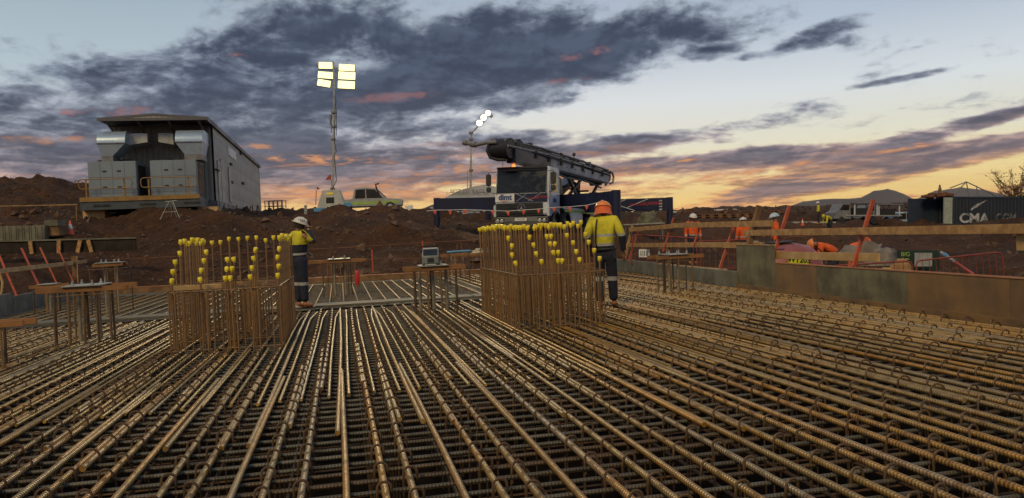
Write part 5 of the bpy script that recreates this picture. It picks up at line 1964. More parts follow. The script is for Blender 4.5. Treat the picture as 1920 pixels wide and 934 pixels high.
def person(label, loc, rz, H, pose, jacket, trousers, helmet, flap=None, detail=True, hand=True, group=None, vest=None, tape_extra=None, level=0.):
    root = thing('person', label, 'person', loc, rz, group, level=level)
    J = dict(BASE); J.update(pose)
    P = {k: Vector(v)*H for k, v in J.items()}
    h = H
    up = (P['hed']-P['nek']).normalized()
    fwd = Vector(pose.get('look', (0, 1, 0))).normalized()
    hc = P['hed']
    # body: one skinned surface
    nodes = [(P['pel'], .050*h), (P['wai'], .050*h), (P['che'], .062*h), (P['nek'], .030*h), (hc-up*.022*h, .036*h), (hc+up*.012*h, .042*h),
             (P['shl'], .030*h), (P['ell'], .024*h), (P['wrl'], .016*h), (P['shr'], .030*h), (P['elr'], .024*h), (P['wrr'], .016*h),
             (P['hil'], .040*h), (P['knl'], .032*h), (P['anl'], .022*h), (P['hir'], .040*h), (P['knr'], .032*h), (P['anr'], .022*h)]
    edges = [(0, 1), (1, 2), (2, 3), (3, 4), (4, 5), (2, 6), (6, 7), (7, 8), (2, 9), (9, 10), (10, 11), (0, 12), (12, 13), (13, 14), (0, 15), (15, 16), (16, 17)]
    if detail:
        nodes.append((hc-up*.005*h+fwd*.052*h, .007*h)); edges.append((5, 18))   # nose
    body = skin_obj('body', nodes, edges, M_skin, root)
    if hand:
        for w, e, nm in ((P['wrl'], P['ell'], 'l'), (P['wrr'], P['elr'], 'r')):
            d = (w-e).normalized()
            s_ = d.cross(Vector((0, 0, 1)) if abs(d.z) < .8 else Vector((0, 1, 0))).normalized()
            palm = w+d*.040*h
            nn = [(w-d*.01*h, .014*h), (palm, .017*h)]
            ee = [(0, 1)]
            curl = (fwd if abs(fwd.dot(d)) < .8 else up)
            for k, (a, L_) in enumerate(((-1.3, .036), (-.45, .044), (.4, .042), (1.2, .034))):
                b0 = palm+s_*a*.008*h
                i = len(nn)
                nn += [(b0+d*.012*h, .0052*h), (b0+d*L_*.55*h+curl*.004*h, .0048*h), (b0+d*L_*h+curl*.014*h, .0042*h)]
                ee += [(1, i), (i, i+1), (i+1, i+2)]
            i = len(nn)
            nn += [(w+d*.022*h+s_*.018*h, .006*h), (w+d*.044*h+s_*.030*h+curl*.006*h, .005*h)]
            ee += [(0, i), (i, i+1)]
            skin_obj('hand', nn, ee, M_skin, root, 1)
    # jacket
    jm = zbands('jacket_cloth', jacket) if isinstance(jacket, list) else jacket
    k1 = 1.0
    nodes = [(P['pel']-Vector((0, 0, .03*h)), (.097*h, .082*h)), (P['wai'], (.094*h, .078*h)), (P['che'], (.104*h, .084*h)), (P['nek']-up*.018*h, .040*h), (P['nek']+up*.002*h, .034*h),
             (P['shl'], .050*h), (P['ell'].lerp(P['shl'], .5), .044*h), (P['ell'], .037*h), (P['wrl'].lerp(P['ell'], .12), .025*h),
             (P['shr'], .050*h), (P['elr'].lerp(P['shr'], .5), .044*h), (P['elr'], .037*h), (P['wrr'].lerp(P['elr'], .12), .025*h)]
    edges = [(0, 1), (1, 2), (2, 3), (3, 4), (2, 5), (5, 6), (6, 7), (7, 8), (2, 9), (9, 10), (10, 11), (11, 12)]
    jk = skin_obj('jacket', nodes, edges, jm, root, 2 if detail else 1)
    tm = zbands('trouser_cloth', trousers) if isinstance(trousers, list) else trousers
    nodes = [(P['wai']-Vector((0, 0, .015*h)), (.084*h, .070*h)), (P['pel']-Vector((0, 0, .02*h)), (.092*h, .078*h)), (P['hil']-Vector((0, 0, .04*h)), .066*h), (P['knl'], .050*h), (P['knl'].lerp(P['anl'], .5), .046*h), (P['anl']+(P['knl']-P['anl'])*.05, .042*h),
             (P['hir']-Vector((0, 0, .04*h)), .066*h), (P['knr'], .050*h), (P['knr'].lerp(P['anr'], .5), .046*h), (P['anr']+(P['knr']-P['anr'])*.05, .042*h)]
    edges = [(0, 1), (1, 2), (2, 3), (3, 4), (4, 5), (1, 6), (6, 7), (7, 8), (8, 9)]
    skin_obj('trousers', nodes, edges, tm, root, 2 if detail else 1)
    bf = Vector(pose.get('feet', (0, 1, 0))).normalized()
    for a in ('anl', 'anr'):
        q = P[a]
        zt_ = q.z-.028*h
        ff = Vector(pose.get('foot_'+a[-1], bf)).normalized()
        skin_obj('boot', [(q+Vector((0, 0, .02*h)), .030*h), (q-Vector((0, 0, .018*h))-ff*.006*h, .030*h), (q-Vector((0, 0, .022*h))+ff*.05*h, .027*h), (q-Vector((0, 0, .026*h))+ff*.092*h, .022*h)],
                 [(0, 1), (1, 2), (2, 3)], M_boot, root, 1)
    # helmet
    Rm = Matrix((up.cross(fwd).normalized()*-1, (fwd-up*fwd.dot(up)).normalized(), up)).transposed().to_4x4()
    Tm = Matrix.Translation(hc+up*.020*h) @ Rm
    prof = [(.070*h*math.cos(a), .062*h*math.sin(a)) for a in [math.pi/2*k/9 for k in range(9)]]
    hb = MB().lathe([(.078*h, -.004*h), (.079*h, .0)]+prof+[(.004*h, .062*h)], n=24, sy=1.15)
    hb.prism([(-.055*h, .06*h), (-.045*h, .105*h), (0, .118*h), (.045*h, .105*h), (.055*h, .06*h)], 'z', -.006*h, -.001*h)
    hb.tube([(0, -.07*h, .025*h), (0, -.04*h, .056*h), (0, .0, .0665*h), (0, .05*h, .052*h), (0, .075*h, .02*h)], .006*h, 6)
    hb.xf(Tm)
    ho = hb.build('helmet', helmet, root, smooth=True)
    if flap:
        fb_ = MB()
        def fn(u, v):
            a = math.pi*1.02+math.pi*.96*u+.0
            r = (.072-.004*v+.02*v*v)*h
            q_ = Vector((r*math.cos(a), r*math.sin(a)*1.1, .004*h-.085*h*v))
            return q_
        fb_.grid(fn, 14, 6)
        def fn2(u, v):
            q_ = fn(u, v); return q_*.95
        fb_.grid(fn2, 14, 6)
        fb_.xf(Tm)
        fb_.build('neck_flap', flap, ho, smooth=True)
    if detail:
        hr = MB().lathe([(.046*h, -.055*h), (.053*h, -.02*h), (.052*h, .0)], n=16, sy=1.12).xf(Matrix.Translation(-fwd*.006*h) @ Tm)
        hr.build('hair', M_hair, root, smooth=True)
        for s_ in (-1, 1):
            sd = up.cross(fwd).normalized()*s_
            e_ = MB().lathe([(.001, -.004*h), (.0042*h, -.002*h), (.0042*h, .002*h), (.001, .004*h)], n=8).xf(Matrix.Translation(hc+fwd*.042*h+sd*.016*h+up*.006*h))
            e_.build('eye', M_black, root, smooth=True)
    return root


M_helw = mk('white_helmet', (.62, .60, .56), (.50, .48, .44), rough=.4)
M_helo = mk('orange_helmet', (.80, .26, .05), (.62, .18, .05), rough=.4)
M_flapo = mk('orange_flap', (.80, .16, .05), (.60, .12, .04), rough=.8)

# the worker on the phone beside the left cage
H1 = 1.80
p = G(566, 577, .06)
pose1 = dict(hed=(.012, .02, .888), elr=(.150, .09, .70), wrr=(.088, .075, .855), ell=(-.13, .03, .64), wrl=(-.06, .13, .58), look=(.45, .85, -.15), anl=(-.045, -.01, .05), anr=(.045, .02, .05), knl=(-.045, .0, .285), knr=(.045, .015, .285))
w1 = person('worker in white helmet and yellow shirt holding a phone to his ear, left cage', (p.x, p.y, .055), rad(-62), H1, pose1,
            [(0, NAVY), (1.02, TAPE), (1.06, NAVY), (1.22, YEL)], [(0, NAVY), (.44, TAPE), (.50, NAVY), (1.015, TAPE), (1.06, NAVY)], M_helw)
cf = MB()
a_ = Vector(pose1['elr'])*H1; b_ = Vector(pose1['wrr'])*H1
cf.tube([a_.lerp(b_, -.02), a_.lerp(b_, .4), a_.lerp(b_, .82)], .05, 12, rr=[.066, .056, .047])
cf.build('sleeve_cuff', mk('navy_cloth', NAVY, rough=.85), w1, smooth=True)
ph = MB().box(Vector(pose1['wrr'])*H1+Vector((-.03, .03, .055)), (.015, .07, .15)).build('phone', M_black, w1, bevel=.004)
for k, dz_ in enumerate((-.045, -.015, .015)):
    pass
tx = text('TEN', .075, w1, M_hair, (Vector(pose1['hed'])*H1+Vector((.118, -.02, .075))), (rad(70), 0, rad(62)), 'helmet_mark', thick=.003)

# the striding worker beside the right cage
p = G(1133, 577, .02)
H2 = 1.84
pose2 = dict(pel=(0, 0, .525), che=(0, .01, .715), nek=(0, .03, .82), hed=(.0, .05, .888), knl=(-.06, .055, .29), anl=(-.055, -.045, .052), knr=(.055, .05, .285), anr=(.06, .085, .05),
             ell=(-.155, -.03, .645), wrl=(-.135, .06, .53), elr=(.160, -.035, .645), wrr=(.165, -.0, .50), look=(.25, .95, -.25))
w2 = person('worker seen from behind in orange helmet and bright yellow shirt, striding beside the right cage', (p.x+.05, p.y, .0), rad(-22), H2, pose2,
            [(0, NAVY), (1.04, TAPE), (1.085, YEL), (1.19, TAPE), (1.235, YEL)], [(0, NAVY), (.46, TAPE), (.53, NAVY)], M_helo, flap=M_flapo)
for s_ in (-1, 1):
    e_ = Vector(pose2['ell' if s_ < 0 else 'elr'])*H2; q_ = Vector(pose2['wrl' if s_ < 0 else 'wrr'])*H2
    MB().tube([e_.lerp(q_, -.05), e_.lerp(q_, .4), e_.lerp(q_, .85)], .05, 12, rr=[.068, .056, .048]).build('sleeve_cuff', mk('navy_cloth', NAVY, rough=.85), w2, smooth=True)
MB().tube([(1.0*(.185*math.cos(a)), .155*math.sin(a)+.01, .985) for a in [2*math.pi*k/16 for k in range(17)]], .018, 6).build('tool_belt', M_black, w2)
MB().box((.155, -.03, .90), (.06, .12, .18)).build('tool_pouch', M_black, w2, bevel=.015)
MB().tube([(-.10, -.10, 1.48), (-.13, -.155, 1.30), (-.14, -.15, 1.12), (-.12, -.10, 1.0)], .012, 6).build('harness_strap', M_black, w2)

# workers behind the right fence
def worker(px, py_head, D, H, label, rz, jacket, helmet, pose=None, flap=None, trousers=None, z=None, detail=False):
    q = at(px, py_head, D)
    return person(label, (q.x, q.y, q.z-H*1.0 if z is None else z), rz, H, pose or {}, jacket, trousers or [(0, NAVY)], helmet, flap=flap, detail=detail, hand=True, level=.03)
worker(1296, 398, 26, 1.75, 'worker with wide white sun brim helmet facing the camera behind the right fence', rad(170), [(0, ORG), (.95, TAPE), (1.0, ORG)], M_helw, flap=M_helw, pose=dict(look=(0, 1, -.1)))
worker(1391, 405, 27, 1.80, 'worker in faded orange vest and white helmet, turned away, behind the middle fence', rad(-5), [(0, NAVY), (.95, ORG), (1.05, TAPE), (1.09, ORG)], M_helw)
worker(1451, 397, 24, 1.84, 'worker standing in bright orange long sleeves and blue white helmet by the maroon tank', rad(60), [(0, NAVY), (.86, ORG)], mk('blue_white_helmet', (.45, .55, .62), (.30, .42, .52), rough=.4),
       pose=dict(look=(0, .8, -.5), elr=(.14, .04, .64), wrr=(.12, .14, .60)))
bend = dict(pel=(0, -.04, .47), wai=(0, .03, .52), che=(0, .12, .57), nek=(0, .21, .60), hed=(0, .265, .60), shl=(-.10, .19, .58), shr=(.10, .19, .58), ell=(-.12, .22, .43), elr=(.12, .22, .43),
            wrl=(-.08, .26, .30), wrr=(.08, .26, .30), hil=(-.05, -.04, .46), hir=(.05, -.04, .46), knl=(-.07, .06, .26), knr=(.07, .06, .26), look=(0, .7, -.7))
q = at(1563, 474, 19.5)
person('left of two workers bending over in orange shirts behind the tank', (q.x, q.y, q.z-.85), rad(70), 1.8, bend, [(0, ORG)], [(0, NAVY)], M_helo, detail=False)
q = at(1590, 474, 20.2)
person('right of two workers bending over in orange shirts behind the tank', (q.x, q.y, q.z-.85), rad(-100), 1.8, bend, [(0, ORG)], [(0, NAVY)], M_flapo, detail=False)
M_plat = mk('pale_scaffold', (.40, .38, .34), rough=.6)
worker(1533, 377, 58, 1.75, 'distant worker in yellow shirt standing on a low trailer on the skyline', rad(60), [(0, NAVY), (.95, YEL)], M_helw, pose=dict(look=(0, 1, -.3)))
q = at(1557, 417, 52)
person('distant crouching worker in yellow shirt and yellow helmet beside the low trailer', (q.x, q.y, q.z-.62), rad(90), 1.75, bend, [(0, YEL)], [(0, NAVY)], mk('yellow_helmet', (.60, .55, .05), rough=.5), detail=False)

# ------------------------------------------------------------------ things beyond the right wall
def root_at(px, py, D, name, label, cat, dz=0., rz=None, group=None, level=0.):
    q = at(px, py, D)
    return thing(name, label, cat, (q.x, q.y, q.z+dz), -YAW if rz is None else rz, group, level=level)

# maroon tank
TK = root_at(1482, 500, 16.2, 'tank', 'low maroon rounded tank with a yellow number plate behind the right wall', 'tank', level=.045)
M_mar = mk('maroon_fibreglass', (.30, .085, .080), (.21, .06, .058), rough=.42, scale=2)
k_ = 16.2/F
mb = MB()
secs = [(-67, 26), (-62, 30), (-40, 33), (-18, 40), (0, 43), (24, 44), (44, 40), (56, 30), (64, 18), (68, 8)]
NS = 14
vs = []
for (sx0, tp) in secs:
    for j in range(NS+1):
        a = math.pi*j/NS
        e_ = .62
        cy_ = .75*math.copysign(abs(math.cos(a))**e_, math.cos(a))*(.6+.4*min(1, tp/40))
        vs.append((sx0*k_, .55-cy_, -.45+(tp*k_+.45)*abs(math.sin(a))**e_))
fs = []
for i in range(len(secs)-1):
    for j in range(NS):
        fs.append((i*(NS+1)+j, i*(NS+1)+j+1, (i+1)*(NS+1)+j+1, (i+1)*(NS+1)+j))
fs.append(tuple(range(NS, -1, -1))); fs.append(tuple((len(secs)-1)*(NS+1)+j for j in range(NS+1)))
mb._add(vs, fs)
mb.build('shell', M_mar, TK, smooth=True)
MB().box((-.05, .5, 45*k_), (.52, .46, .035), Matrix.Rotation(rad(-4), 3, 'Y')).build('hatch_lid', M_plastic, TK, bevel=.01)
MB().tube([(-.72, -.20, .05), (-.70, -.21, .32), (-.58, -.19, .36), (-.2, -.19, .37)], .012, 6).build('side_trim', M_black, TK)
MB().bar((.53, -.08, .40), (.66, -.12, .26), .05, .03).build('handle', M_black, TK, bevel=.01)
pl = MB().box((.10, -.215, .13), (.43, .012, .20), Matrix.Rotation(rad(3), 3, 'Y')).build('number_plate', mk('yellow_plate', (.75, .78, .02), rough=.5), TK)
text('WT203', .15, TK, M_black, (.10, -.226, .145), (rad(90), rad(3), 0), bold=.004)

M_barr = mk('worn_orange_barrier', (.27, .055, .035), (.18, .04, .03), rough=.55)
def barrier(px0, px1, pytop, D, label, w_h=(None, 1.05), tilt=0., mat=M_net, n=8):
    a = at(px0, pytop, D); b = at(px1, pytop, D)
    Lb = (b-a).length
    root = thing('crowd_barrier', label, 'barrier', (a.x, a.y, a.z-1.0), math.atan2(b.y-a.y, b.x-a.x), 'orange steel crowd barriers')
    root.rotation_euler = (0, -tilt, root.rotation_euler[2])
    r = .1
    MB().tube([(0, 0, .18), (0, 0, 1.0-r), (.03, 0, .97), (r, 0, 1.0), (Lb-r, 0, 1.0), (Lb-.03, 0, .97), (Lb, 0, 1.0-r), (Lb, 0, .18), (0, 0, .18)], .019, 6).build('frame', mat, root, smooth=True)
    for k in range(n):
        x_ = Lb*(k+1)/(n+1)
        MB().cyl((x_, 0, .18), (x_, 0, 1.0), .007, n=5).build('bar', mat, root)
    for x_ in (.25, Lb-.25):
        MB().tube([(x_, -.25, 0), (x_, -.2, .04), (x_, 0, .18), (x_, .2, .04), (x_, .25, 0)], .014, 5).build('foot', mat, root)
    return root
barrier(1722, 1884, 489, 17.5, 'arched orange crowd barrier at right, below the shipping container', tilt=.06, mat=M_barr, n=12)
barrier(1560, 1712, 499, 15.5, 'orange crowd barrier barely rising above the long right wall', mat=M_barr, tilt=.02)
barrier(1180, 1310, 440, 22, 'reddish crowd barrier leaning behind the left end of the right fence', tilt=-.10, mat=M_barr)
barrier(1305, 1410, 452, 22.5, 'reddish crowd barrier behind the middle of the right fence', tilt=-.02, mat=M_barr)
barrier(1470, 1560, 446, 25, 'thin dark crowd barrier behind the maroon tank', mat=M_net, tilt=.02)

# banner with white board, prop, bags
BN = root_at(1705, 506, 21, 'banner', 'dark green banner with pale letters beyond the right wall', 'banner', level=.045)
MB().box((.06, 0, .25), (1.5, .03, .56)).build('sheet', mk('dark_green_sheet', (.012, .035, .018), (.01, .02, .012), rough=.6), BN)
text('BIG', .16, BN, M_lime, (-.12, -.022, .42), (rad(90), 0, 0))
text('OC', .28, BN, M_lime, (-.22, -.022, .20), (rad(90), 0, 0))
for x_ in (-.68, .78): MB().cyl((x_, .03, -.5), (x_, .03, .56), .02, n=6).build('post', M_wooddark, BN)
o = MB().box((0, 0, .2), (.46, .02, .36)).build('white_board', M_galv)
o.location = at(1731, 501, 20.5)
o.rotation_euler = (0, .045, -YAW)
tag(o, 'plain white rectangular board leaning against the dark green banner', 'board')
PR = root_at(1793, 496, 17.5, 'steel_prop', 'slanted steel prop with blue collar lying over the orange barrier', 'prop')
a = at(1764, 473, 18)-PR.location; b = at(1826, 515, 17)-PR.location
Ri = Matrix.Rotation(YAW, 3, 'Z')
a = Ri @ a; b = Ri @ b
MB().cyl(a, b, .03, n=8).build('tube', M_pink, PR, smooth=True)
MB().cyl(a, a.lerp(b, .45), .036, n=8).build('sleeve', M_galv, PR, smooth=True)
MB().cyl(a.lerp(b, .1), a.lerp(b, .2), .05, n=8).build('collar', M_blue, PR, smooth=True)

def lumpy(px, py, D, w, h, d, name, label, cat, mat, seed=1, amp=.25, group=None):
    root = at(px, py, D)
    mb = MB()
    def fn(u, v):
        a = 2*math.pi*u
        b = math.pi/2*v
        n = float(fbm(np.array([math.cos(a)*1.6*math.cos(b)+seed*3.1]), np.array([math.sin(a)*1.6*math.cos(b)+v*2]), 4, seed)[0])
        r = 1+amp*2.2*n
        return (w/2*r*math.cos(a)*math.cos(b)**.6, d/2*r*math.sin(a)*math.cos(b)**.6, h*r*math.sin(b)-.1*h)
    mb.grid(fn, 36, 14)
    o = mb.build(name, mat, smooth=True)
    o.location = root
    o.rotation_euler = (0, 0, -YAW)
    return tag(o, label, cat, group)
lumpy(1628, 494, 20, 1.2, .5, .9, 'tarpaulin_heap', 'crumpled grey tarpaulin heap between the bending workers and the banner', 'tarpaulin', mk('grey_tarp', (.22, .19, .17), (.13, .11, .10), rough=.6, scale=3), 3, .35)
lumpy(1416, 470, 19.5, .55, .28, .5, 'sandbag', 'grey sandbag by the left end of the maroon tank', 'sandbag', mk('sand_bag', (.24, .22, .19), rough=.9), 4, .2, None)
lumpy(1688, 509, 17, .42, .34, .4, 'sandbag', 'tan lumpy sandbag right of the small timber block', 'sandbag', mk('tan_bag', (.34, .20, .09), rough=.9), 6, .3, None)
lumpy(900, 473, 21.0, .48, .12, .3, 'rag_heap', 'heap of white rags at the left side of the right cage', 'rags', mk('white_rags', (.52, .48, .40), rough=.9, scale=9), 9, .5)
lumpy(1250, 468, 24, .5, .15, .4, 'rubble_heap', 'small grey rubble heap behind the right fence sign', 'rubble', M_rock, 12, .4)
# white notice on the fence
NB = root_at(1208, 475, wallD(1208)-.08, 'notice', 'white printed notice hanging between the rails of the right fence', 'notice', level=.045)
MB().box((0, 0, 0), (.30, .012, .22)).build('sheet', M_white, NB)
for k, (x_, w_) in enumerate(((-.10, .02), (-.06, .02), (.0, .03), (.08, .06))):
    MB().box((x_, -.009, .0), (w_, .004, .14)).build('print', M_grey, NB)
# table with covers behind the truck's swing leg
q = root_at(1205, 420, 36, 'work_table', 'low pale table with clutter standing behind the right outrigger leg', 'table')
MB().box((0, 0, 0), (1.9, .8, .05)).build('top', M_galv, q)
for x_ in (-.85, .85):
    for y_ in (-.3, .3):
        MB().cyl((x_, y_, -.75), (x_, y_, -.03), .025, n=6).build('leg', M_grey, q)
lumpy(1215, 417, 36, 1.0, .45, .5, 'cover_heap', 'heap of dull green covers on the low pale table', 'covers', mk('olive_cover', (.14, .15, .10), (.10, .08, .06), rough=.8), 14, .4)
# low trailers / tray trucks on the skyline
def tray(px, py, D, label, s_=1.):
    r_ = root_at(px, py, D, 'tray_truck', label, 'truck', rz=-YAW+rad(6), group='tray trucks parked beyond the right fence', level=.04)
    MB().box((.2, 0, .75), (3.0, 1.8, .10)).build('tray', M_galv, r_)
    MB().prism([(-2.3, .45), (-2.3, 1.0), (-1.9, 1.15), (-1.6, 1.75), (-.9, 1.8), (-.8, .45)], 'y', -.85, .85).build('cab', M_grey, r_, bevel=.04)
    MB().prism([(-1.85, 1.2), (-1.55, 1.66), (-1.0, 1.68), (-1.0, 1.2)], 'y', -.862, -.853).build('side_window', M_screen, r_)
    for x_ in (-.5, 1.5):
        MB().box((x_, -.8, 1.25), (.10, .08, 1.0)).build('canopy_post', M_cab, r_)
        MB().box((x_, .8, 1.25), (.10, .08, 1.0)).build('canopy_post', M_cab, r_)
    MB().box((.55, 0, 1.8), (2.6, 1.9, .10)).build('canopy_roof', M_grey, r_)
    MB().box((.4, 0, 1.1), (1.6, 1.3, .55)).build('tool_box', M_black, r_)
    for x_ in (-1.7, 1.2):
        for y_ in (-.75, .75):
            MB().lathe([(.02, -.1), (.31, -.1), (.34, 0), (.31, .1), (.02, .1)], n=14).xf(Matrix.Translation((x_, y_, .34)) @ Matrix.Rotation(rad(90), 4, 'X')).build('wheel', M_black, r_, smooth=True)
tray(1603, 421, 66, 'left of two white tray trucks with canopies, nearer the worker on the skyline')
tray(1648, 420, 72, 'right of two white tray trucks with canopies, nearer the white car')
r_ = root_at(1520, 416, 58.5, 'low_trailer', 'low flat trailer under the distant worker in yellow', 'trailer', level=.04)
MB().box((0, .3, -.05), (3.4, 1.6, .12)).build('bed', M_plat, r_)
for x_ in (-1, 1): MB().lathe([(.02, -.1), (.26, -.1), (.26, .1), (.02, .1)], n=12).xf(Matrix.Translation((x_, -.45, -.35)) @ Matrix.Rotation(rad(90), 4, 'X')).build('wheel', M_black, r_)
# long stacks and rails in the middle distance
for n_, (x0, x1, y_, D, th_, lab) in enumerate([(1270, 1470, 401, 90, .35, 'long thin steel beam rack lying on the plain beyond the right fence'), (1290, 1420, 407, 60, .22, 'rusty low stack of formwork beams beyond the white sun brim helmet')]):
    a = at(x0, y_, D); b = at(x1, y_-2, D)
    R_ = thing('beam_stack', lab, 'beams', a)
    mb = MB().bar((0, 0, 0), b-a, .8, th_*.3)
    mb.bar((0, 0, th_*.7), (b-a)+Vector((0, 0, th_*.7)), .6, th_*.2)
    mb.build('beams', M_net, R_)
    for k in range(8):
        MB().box((b-a)*(k+.5)/8+Vector((0, 0, th_*.2)), (.3, .9, th_*1.4)).build('bearer', M_wooddark, R_)
mb = thing('site_cabin_row', 'line of small pale site cabins far behind the right outrigger', 'cabins', at(1290, 397, 160), -YAW)
MB().box((2, 0, -.8), (15, 3, 1.5)).build('wall', M_galv, mb)
MB().box((2, 0, .05), (15.4, 3.3, .2)).build('roof', M_white, mb)
for k in range(6): MB().box((-4+2.4*k, -1.52, -.7), (.9, .06, .6)).build('window', M_screen, mb)
# traffic cones
def cone(px, py, D, h, label):
    q = at(px, py, D)
    r_ = thing('traffic_cone', label, 'traffic cone', (q.x, q.y, q.z))
    MB().box((0, 0, .02), (h*.5, h*.5, .04)).build('base', M_flag, r_, bevel=.01)
    MB().lathe([(.17*h/.75, .04), (.105*h/.75, h*.45)], n=18).build('lower_cone', M_flag, r_, smooth=True)
    MB().lathe([(.108*h/.75, h*.45), (.066*h/.75, h*.72)], n=18).build('white_band', M_white, r_, smooth=True)
    MB().lathe([(.066*h/.75, h*.72), (.03*h/.75, h)], n=18).build('upper_cone', M_flag, r_, smooth=True)
cone(133, 441, 29.5, .56, 'orange and white traffic cone on the left bank below the building')
cone(1505, 423, 50, .45, 'small orange traffic cone beyond the worker in orange sleeves')

# ------------------------------------------------------------------ left bank: concrete wall with starter bars, timbers
CW = root_at(18, 448, 28.5, 'concrete_wall', 'low grey concrete wall with a row of starter bars on the left bank', 'wall', dz=-.5, level=.02)
MB().box((0, .2, .55), (2.5, .25, .85)).build('wall', M_conc, CW)
for k in range(11):
    MB().cyl((-1.2+.24*k, .0, .0), (-1.2+.24*k+random.uniform(-.02, .02), 0, .95+random.uniform(-.05, .1)), .014, n=5).build('starter_bar', M_tie, CW)
o = MB().box((0, 0, 0), (.52, .5, .24)).build('concrete_block', M_conc, bevel=.02)
o.location = at(103, 419, 29); o.rotation_euler = (0, 0, -YAW)
tag(o, 'pale grey block lying on the left bank left of the traffic cone', 'block')
o = MB().box((0, 0, 0), (1.0, .8, .42)).build('concrete_block', M_wooddark, bevel=.03)
o.location = at(98, 433, 29.2); o.rotation_euler = (0, 0, -YAW)
tag(o, 'brown muddy block under the pale one on the left bank', 'block')
TB = root_at(110, 462, 26, 'trench_form', 'dark trench formwork running along the left bank on short timber props', 'formwork', level=.02)
MB().box((0, 0, 0), (5.2, .08, .42)).build('board', M_dark, TB)
MB().box((0, -.06, .22), (5.3, .06, .05)).build('top_rail', M_conc, TB)
for x_, t_ in ((-.85, -.1), (.08, .05), (.75, .25), (1.12, -.25), (-2.2, 0)):
    MB().box((x_, -.12, -.02), (.12, .06, .42), Matrix.Rotation(t_, 3, 'Y')).build('prop', M_wood, TB)
# thin handrail line over the bank
R_ = thing('handrail', 'thin yellow handrail crossing the left bank in front of the hill', 'handrail', at(0, 387, 34))
q0 = R_.location.copy()
MB().tube([at(-60, 388, 34)-q0, at(60, 386, 34)-q0, at(145, 384, 34)-q0], .03, 6).build('top_rail', M_yel, R_)
for x_ in (143, -20):
    MB().cyl(at(x_, 385, 34)-q0, at(x_+1, 424, 34)-q0, .025, n=6).build('post', M_yel, R_)

# ------------------------------------------------------------------ tree at the right, behind the container
def sparse_tree(px, py, D, hgt, wid, label, seed):
    rg = random.Random(seed)
    q = at(px, py, D)
    root = thing('tree', label, 'tree', q)
    tk = MB(); br = MB(); lf = MB()
    tk.tube([(0, 0, -.3), (.1, 0, hgt*.22), (.0, .1, hgt*.42)], .12, 8, rr=[.16, .12, .09])
    tips = []
    for k in range(26):
        a = rg.uniform(0, 6.28)
        z0 = hgt*rg.uniform(.15, .45)
        e_ = rg.uniform(.45, 1.0)
        L_ = wid*rg.uniform(.6, 1.05)
        p0 = Vector((.05, .03, z0))
        p1 = p0+Vector((math.cos(a)*L_*.45, math.sin(a)*L_*.45, L_*.35*e_+.1))
        p2 = p1+Vector((math.cos(a+.2)*L_*.4, math.sin(a+.2)*L_*.4, hgt*.28*e_))
        br.tube([p0, p1, p2], .03, 5, rr=[.055, .035, .012])
        for j in range(12):
            t = rg.uniform(.25, 1)
            b0 = p0.lerp(p1, t*2) if t < .5 else p1.lerp(p2, t*2-1)
            b1 = b0+Vector((rg.gauss(0, .35), rg.gauss(0, .35), rg.gauss(.22, .25)))
            br.tube([b0, b1], .008, 3, cap=False)
            tips += [b0.lerp(b1, rg.uniform(.4, 1.1)) for _ in range(7)]
    for t in tips:
        c = t+Vector((rg.gauss(0, .07), rg.gauss(0, .07), rg.gauss(0, .07)))
        a = Vector((rg.gauss(0, 1), rg.gauss(0, 1), rg.gauss(0, 1))).normalized()*.075
        b = a.cross(Vector((rg.gauss(0, 1), rg.gauss(0, 1), rg.gauss(0, 1)))).normalized()*.03
        lf._add([c-a, c+b, c+a, c-b], [(0, 1, 2, 3)])
    tk.build('trunk', M_wooddark, root, smooth=True)
    br.build('branches', M_wooddark, root)
    lf.build('crown', mk('dry_leaf', (.06, .05, .025), (.035, .035, .018), rough=.8), root)
    return root
sparse_tree(1905, 418, 72, 7.6, 2.5, 'sparse scrubby tree behind the shipping container at the right edge', 3)
sparse_tree(1990, 418, 72, 7.0, 2.6, 'scrubby tree just outside the right edge of view', 8)

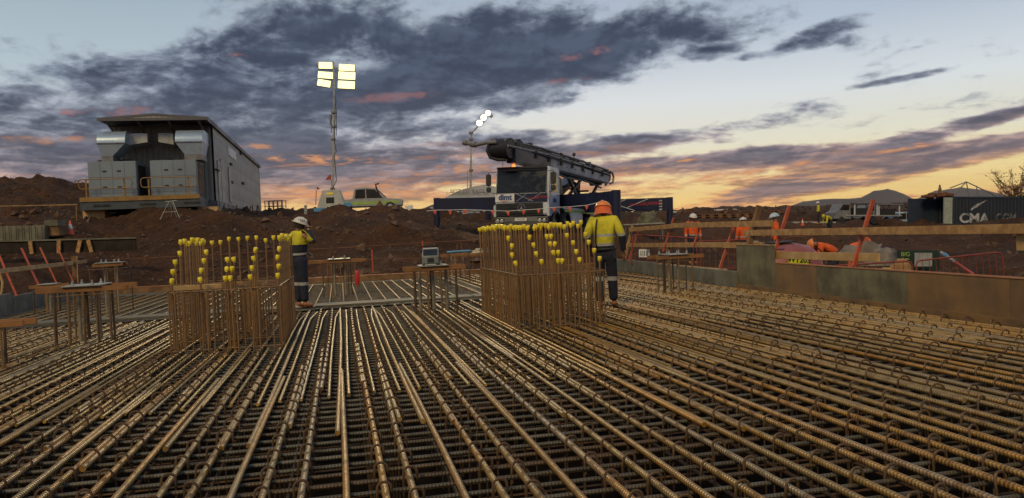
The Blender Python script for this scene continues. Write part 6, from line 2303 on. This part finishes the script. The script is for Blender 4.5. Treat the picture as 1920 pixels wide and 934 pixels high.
# low scrub on the left hill and the plain, loose rocks
sc_ = MB()
for k in range(2600):
    D = rng.uniform(70, 360)
    px = rng.uniform(1150, 2000) if k % 3 else rng.uniform(-200, 260)
    if px < 300: D = rng.uniform(40, 90)
    q = at(px, 400, D)
    z = gz(q.x, q.y)
    s_ = rng.uniform(.15, .6) if px > 300 else rng.uniform(.08, .22)
    for j in range(6):
        a = rng.normal(size=3)*s_*.5
        u1 = Vector(rng.normal(size=3)).normalized()*s_*.5; v1 = Vector(rng.normal(size=3)).normalized()*s_*.3
        c = Vector((q.x+a[0], q.y+a[1], z+abs(a[2])*.8))
        sc_._add([c-u1, c+v1, c+u1, c-v1], [(0, 1, 2, 3)])
o = sc_.build('scrub', mk('dry_scrub', (.07, .05, .03), (.04, .035, .02), rough=.9))
tag(o, 'low dry scrub dotting the plain and the left hill', 'scrub', kind='stuff')
rk = MB()
for k in range(5200):
    D = rng.uniform(26, 48)
    px = rng.uniform(-60, 960) if k % 4 else rng.uniform(1150, 1950)
    if px > 1000: D = rng.uniform(17, 45)
    q = at(px, 430, D)
    if q.x < wallX(q.y)+.3 and q.x > kerbX(q.y)-.3 and q.y < backY(q.x)+.3: continue
    z = gz(q.x, q.y)
    s_ = min(.30, .03+rng.pareto(3.0)*.05)
    M_ = Matrix.Translation((q.x, q.y, z+s_*.15)) @ Matrix.Rotation(rng.uniform(0, 6.3), 4, Vector(rng.normal(size=3)).normalized()) @ Matrix.Diagonal((s_, s_*rng.uniform(.6, 1), s_*rng.uniform(.4, .8), 1))
    pts = [Vector(v)*(1+rng.uniform(-.25, .25)) for v in ((1, 0, 0), (-1, 0, 0), (0, 1, 0), (0, -1, 0), (0, 0, 1), (0, 0, -1))]
    rk._add([M_ @ v for v in pts], [(0, 2, 4), (2, 1, 4), (1, 3, 4), (3, 0, 4), (2, 0, 5), (1, 2, 5), (3, 1, 5), (0, 3, 5)])
o = rk.build('gravel', M_rock)
tag(o, 'broken rocks and clods scattered over the dug red banks', 'gravel', kind='stuff')

# ------------------------------------------------------------------ thin evening haze
hz = MB().box((0, 0, 205), (19100, 19100, 450)).build('haze', bpy.data.materials.new('haze_air'))
hm = hz.data.materials[0]
hm.use_nodes = True
hm.node_tree.nodes.clear()
_o = hm.node_tree.nodes.new('ShaderNodeOutputMaterial')
_v = hm.node_tree.nodes.new('ShaderNodeVolumePrincipled')
_v.inputs['Color'].default_value = (.92, .84, .80, 1)
_v.inputs['Density'].default_value = 3.5e-5
_v.inputs['Anisotropy'].default_value = .3
hm.node_tree.links.new(_v.outputs[0], _o.inputs['Volume'])
tag(hz, 'thin pale evening haze over the plain', kind='stuff')
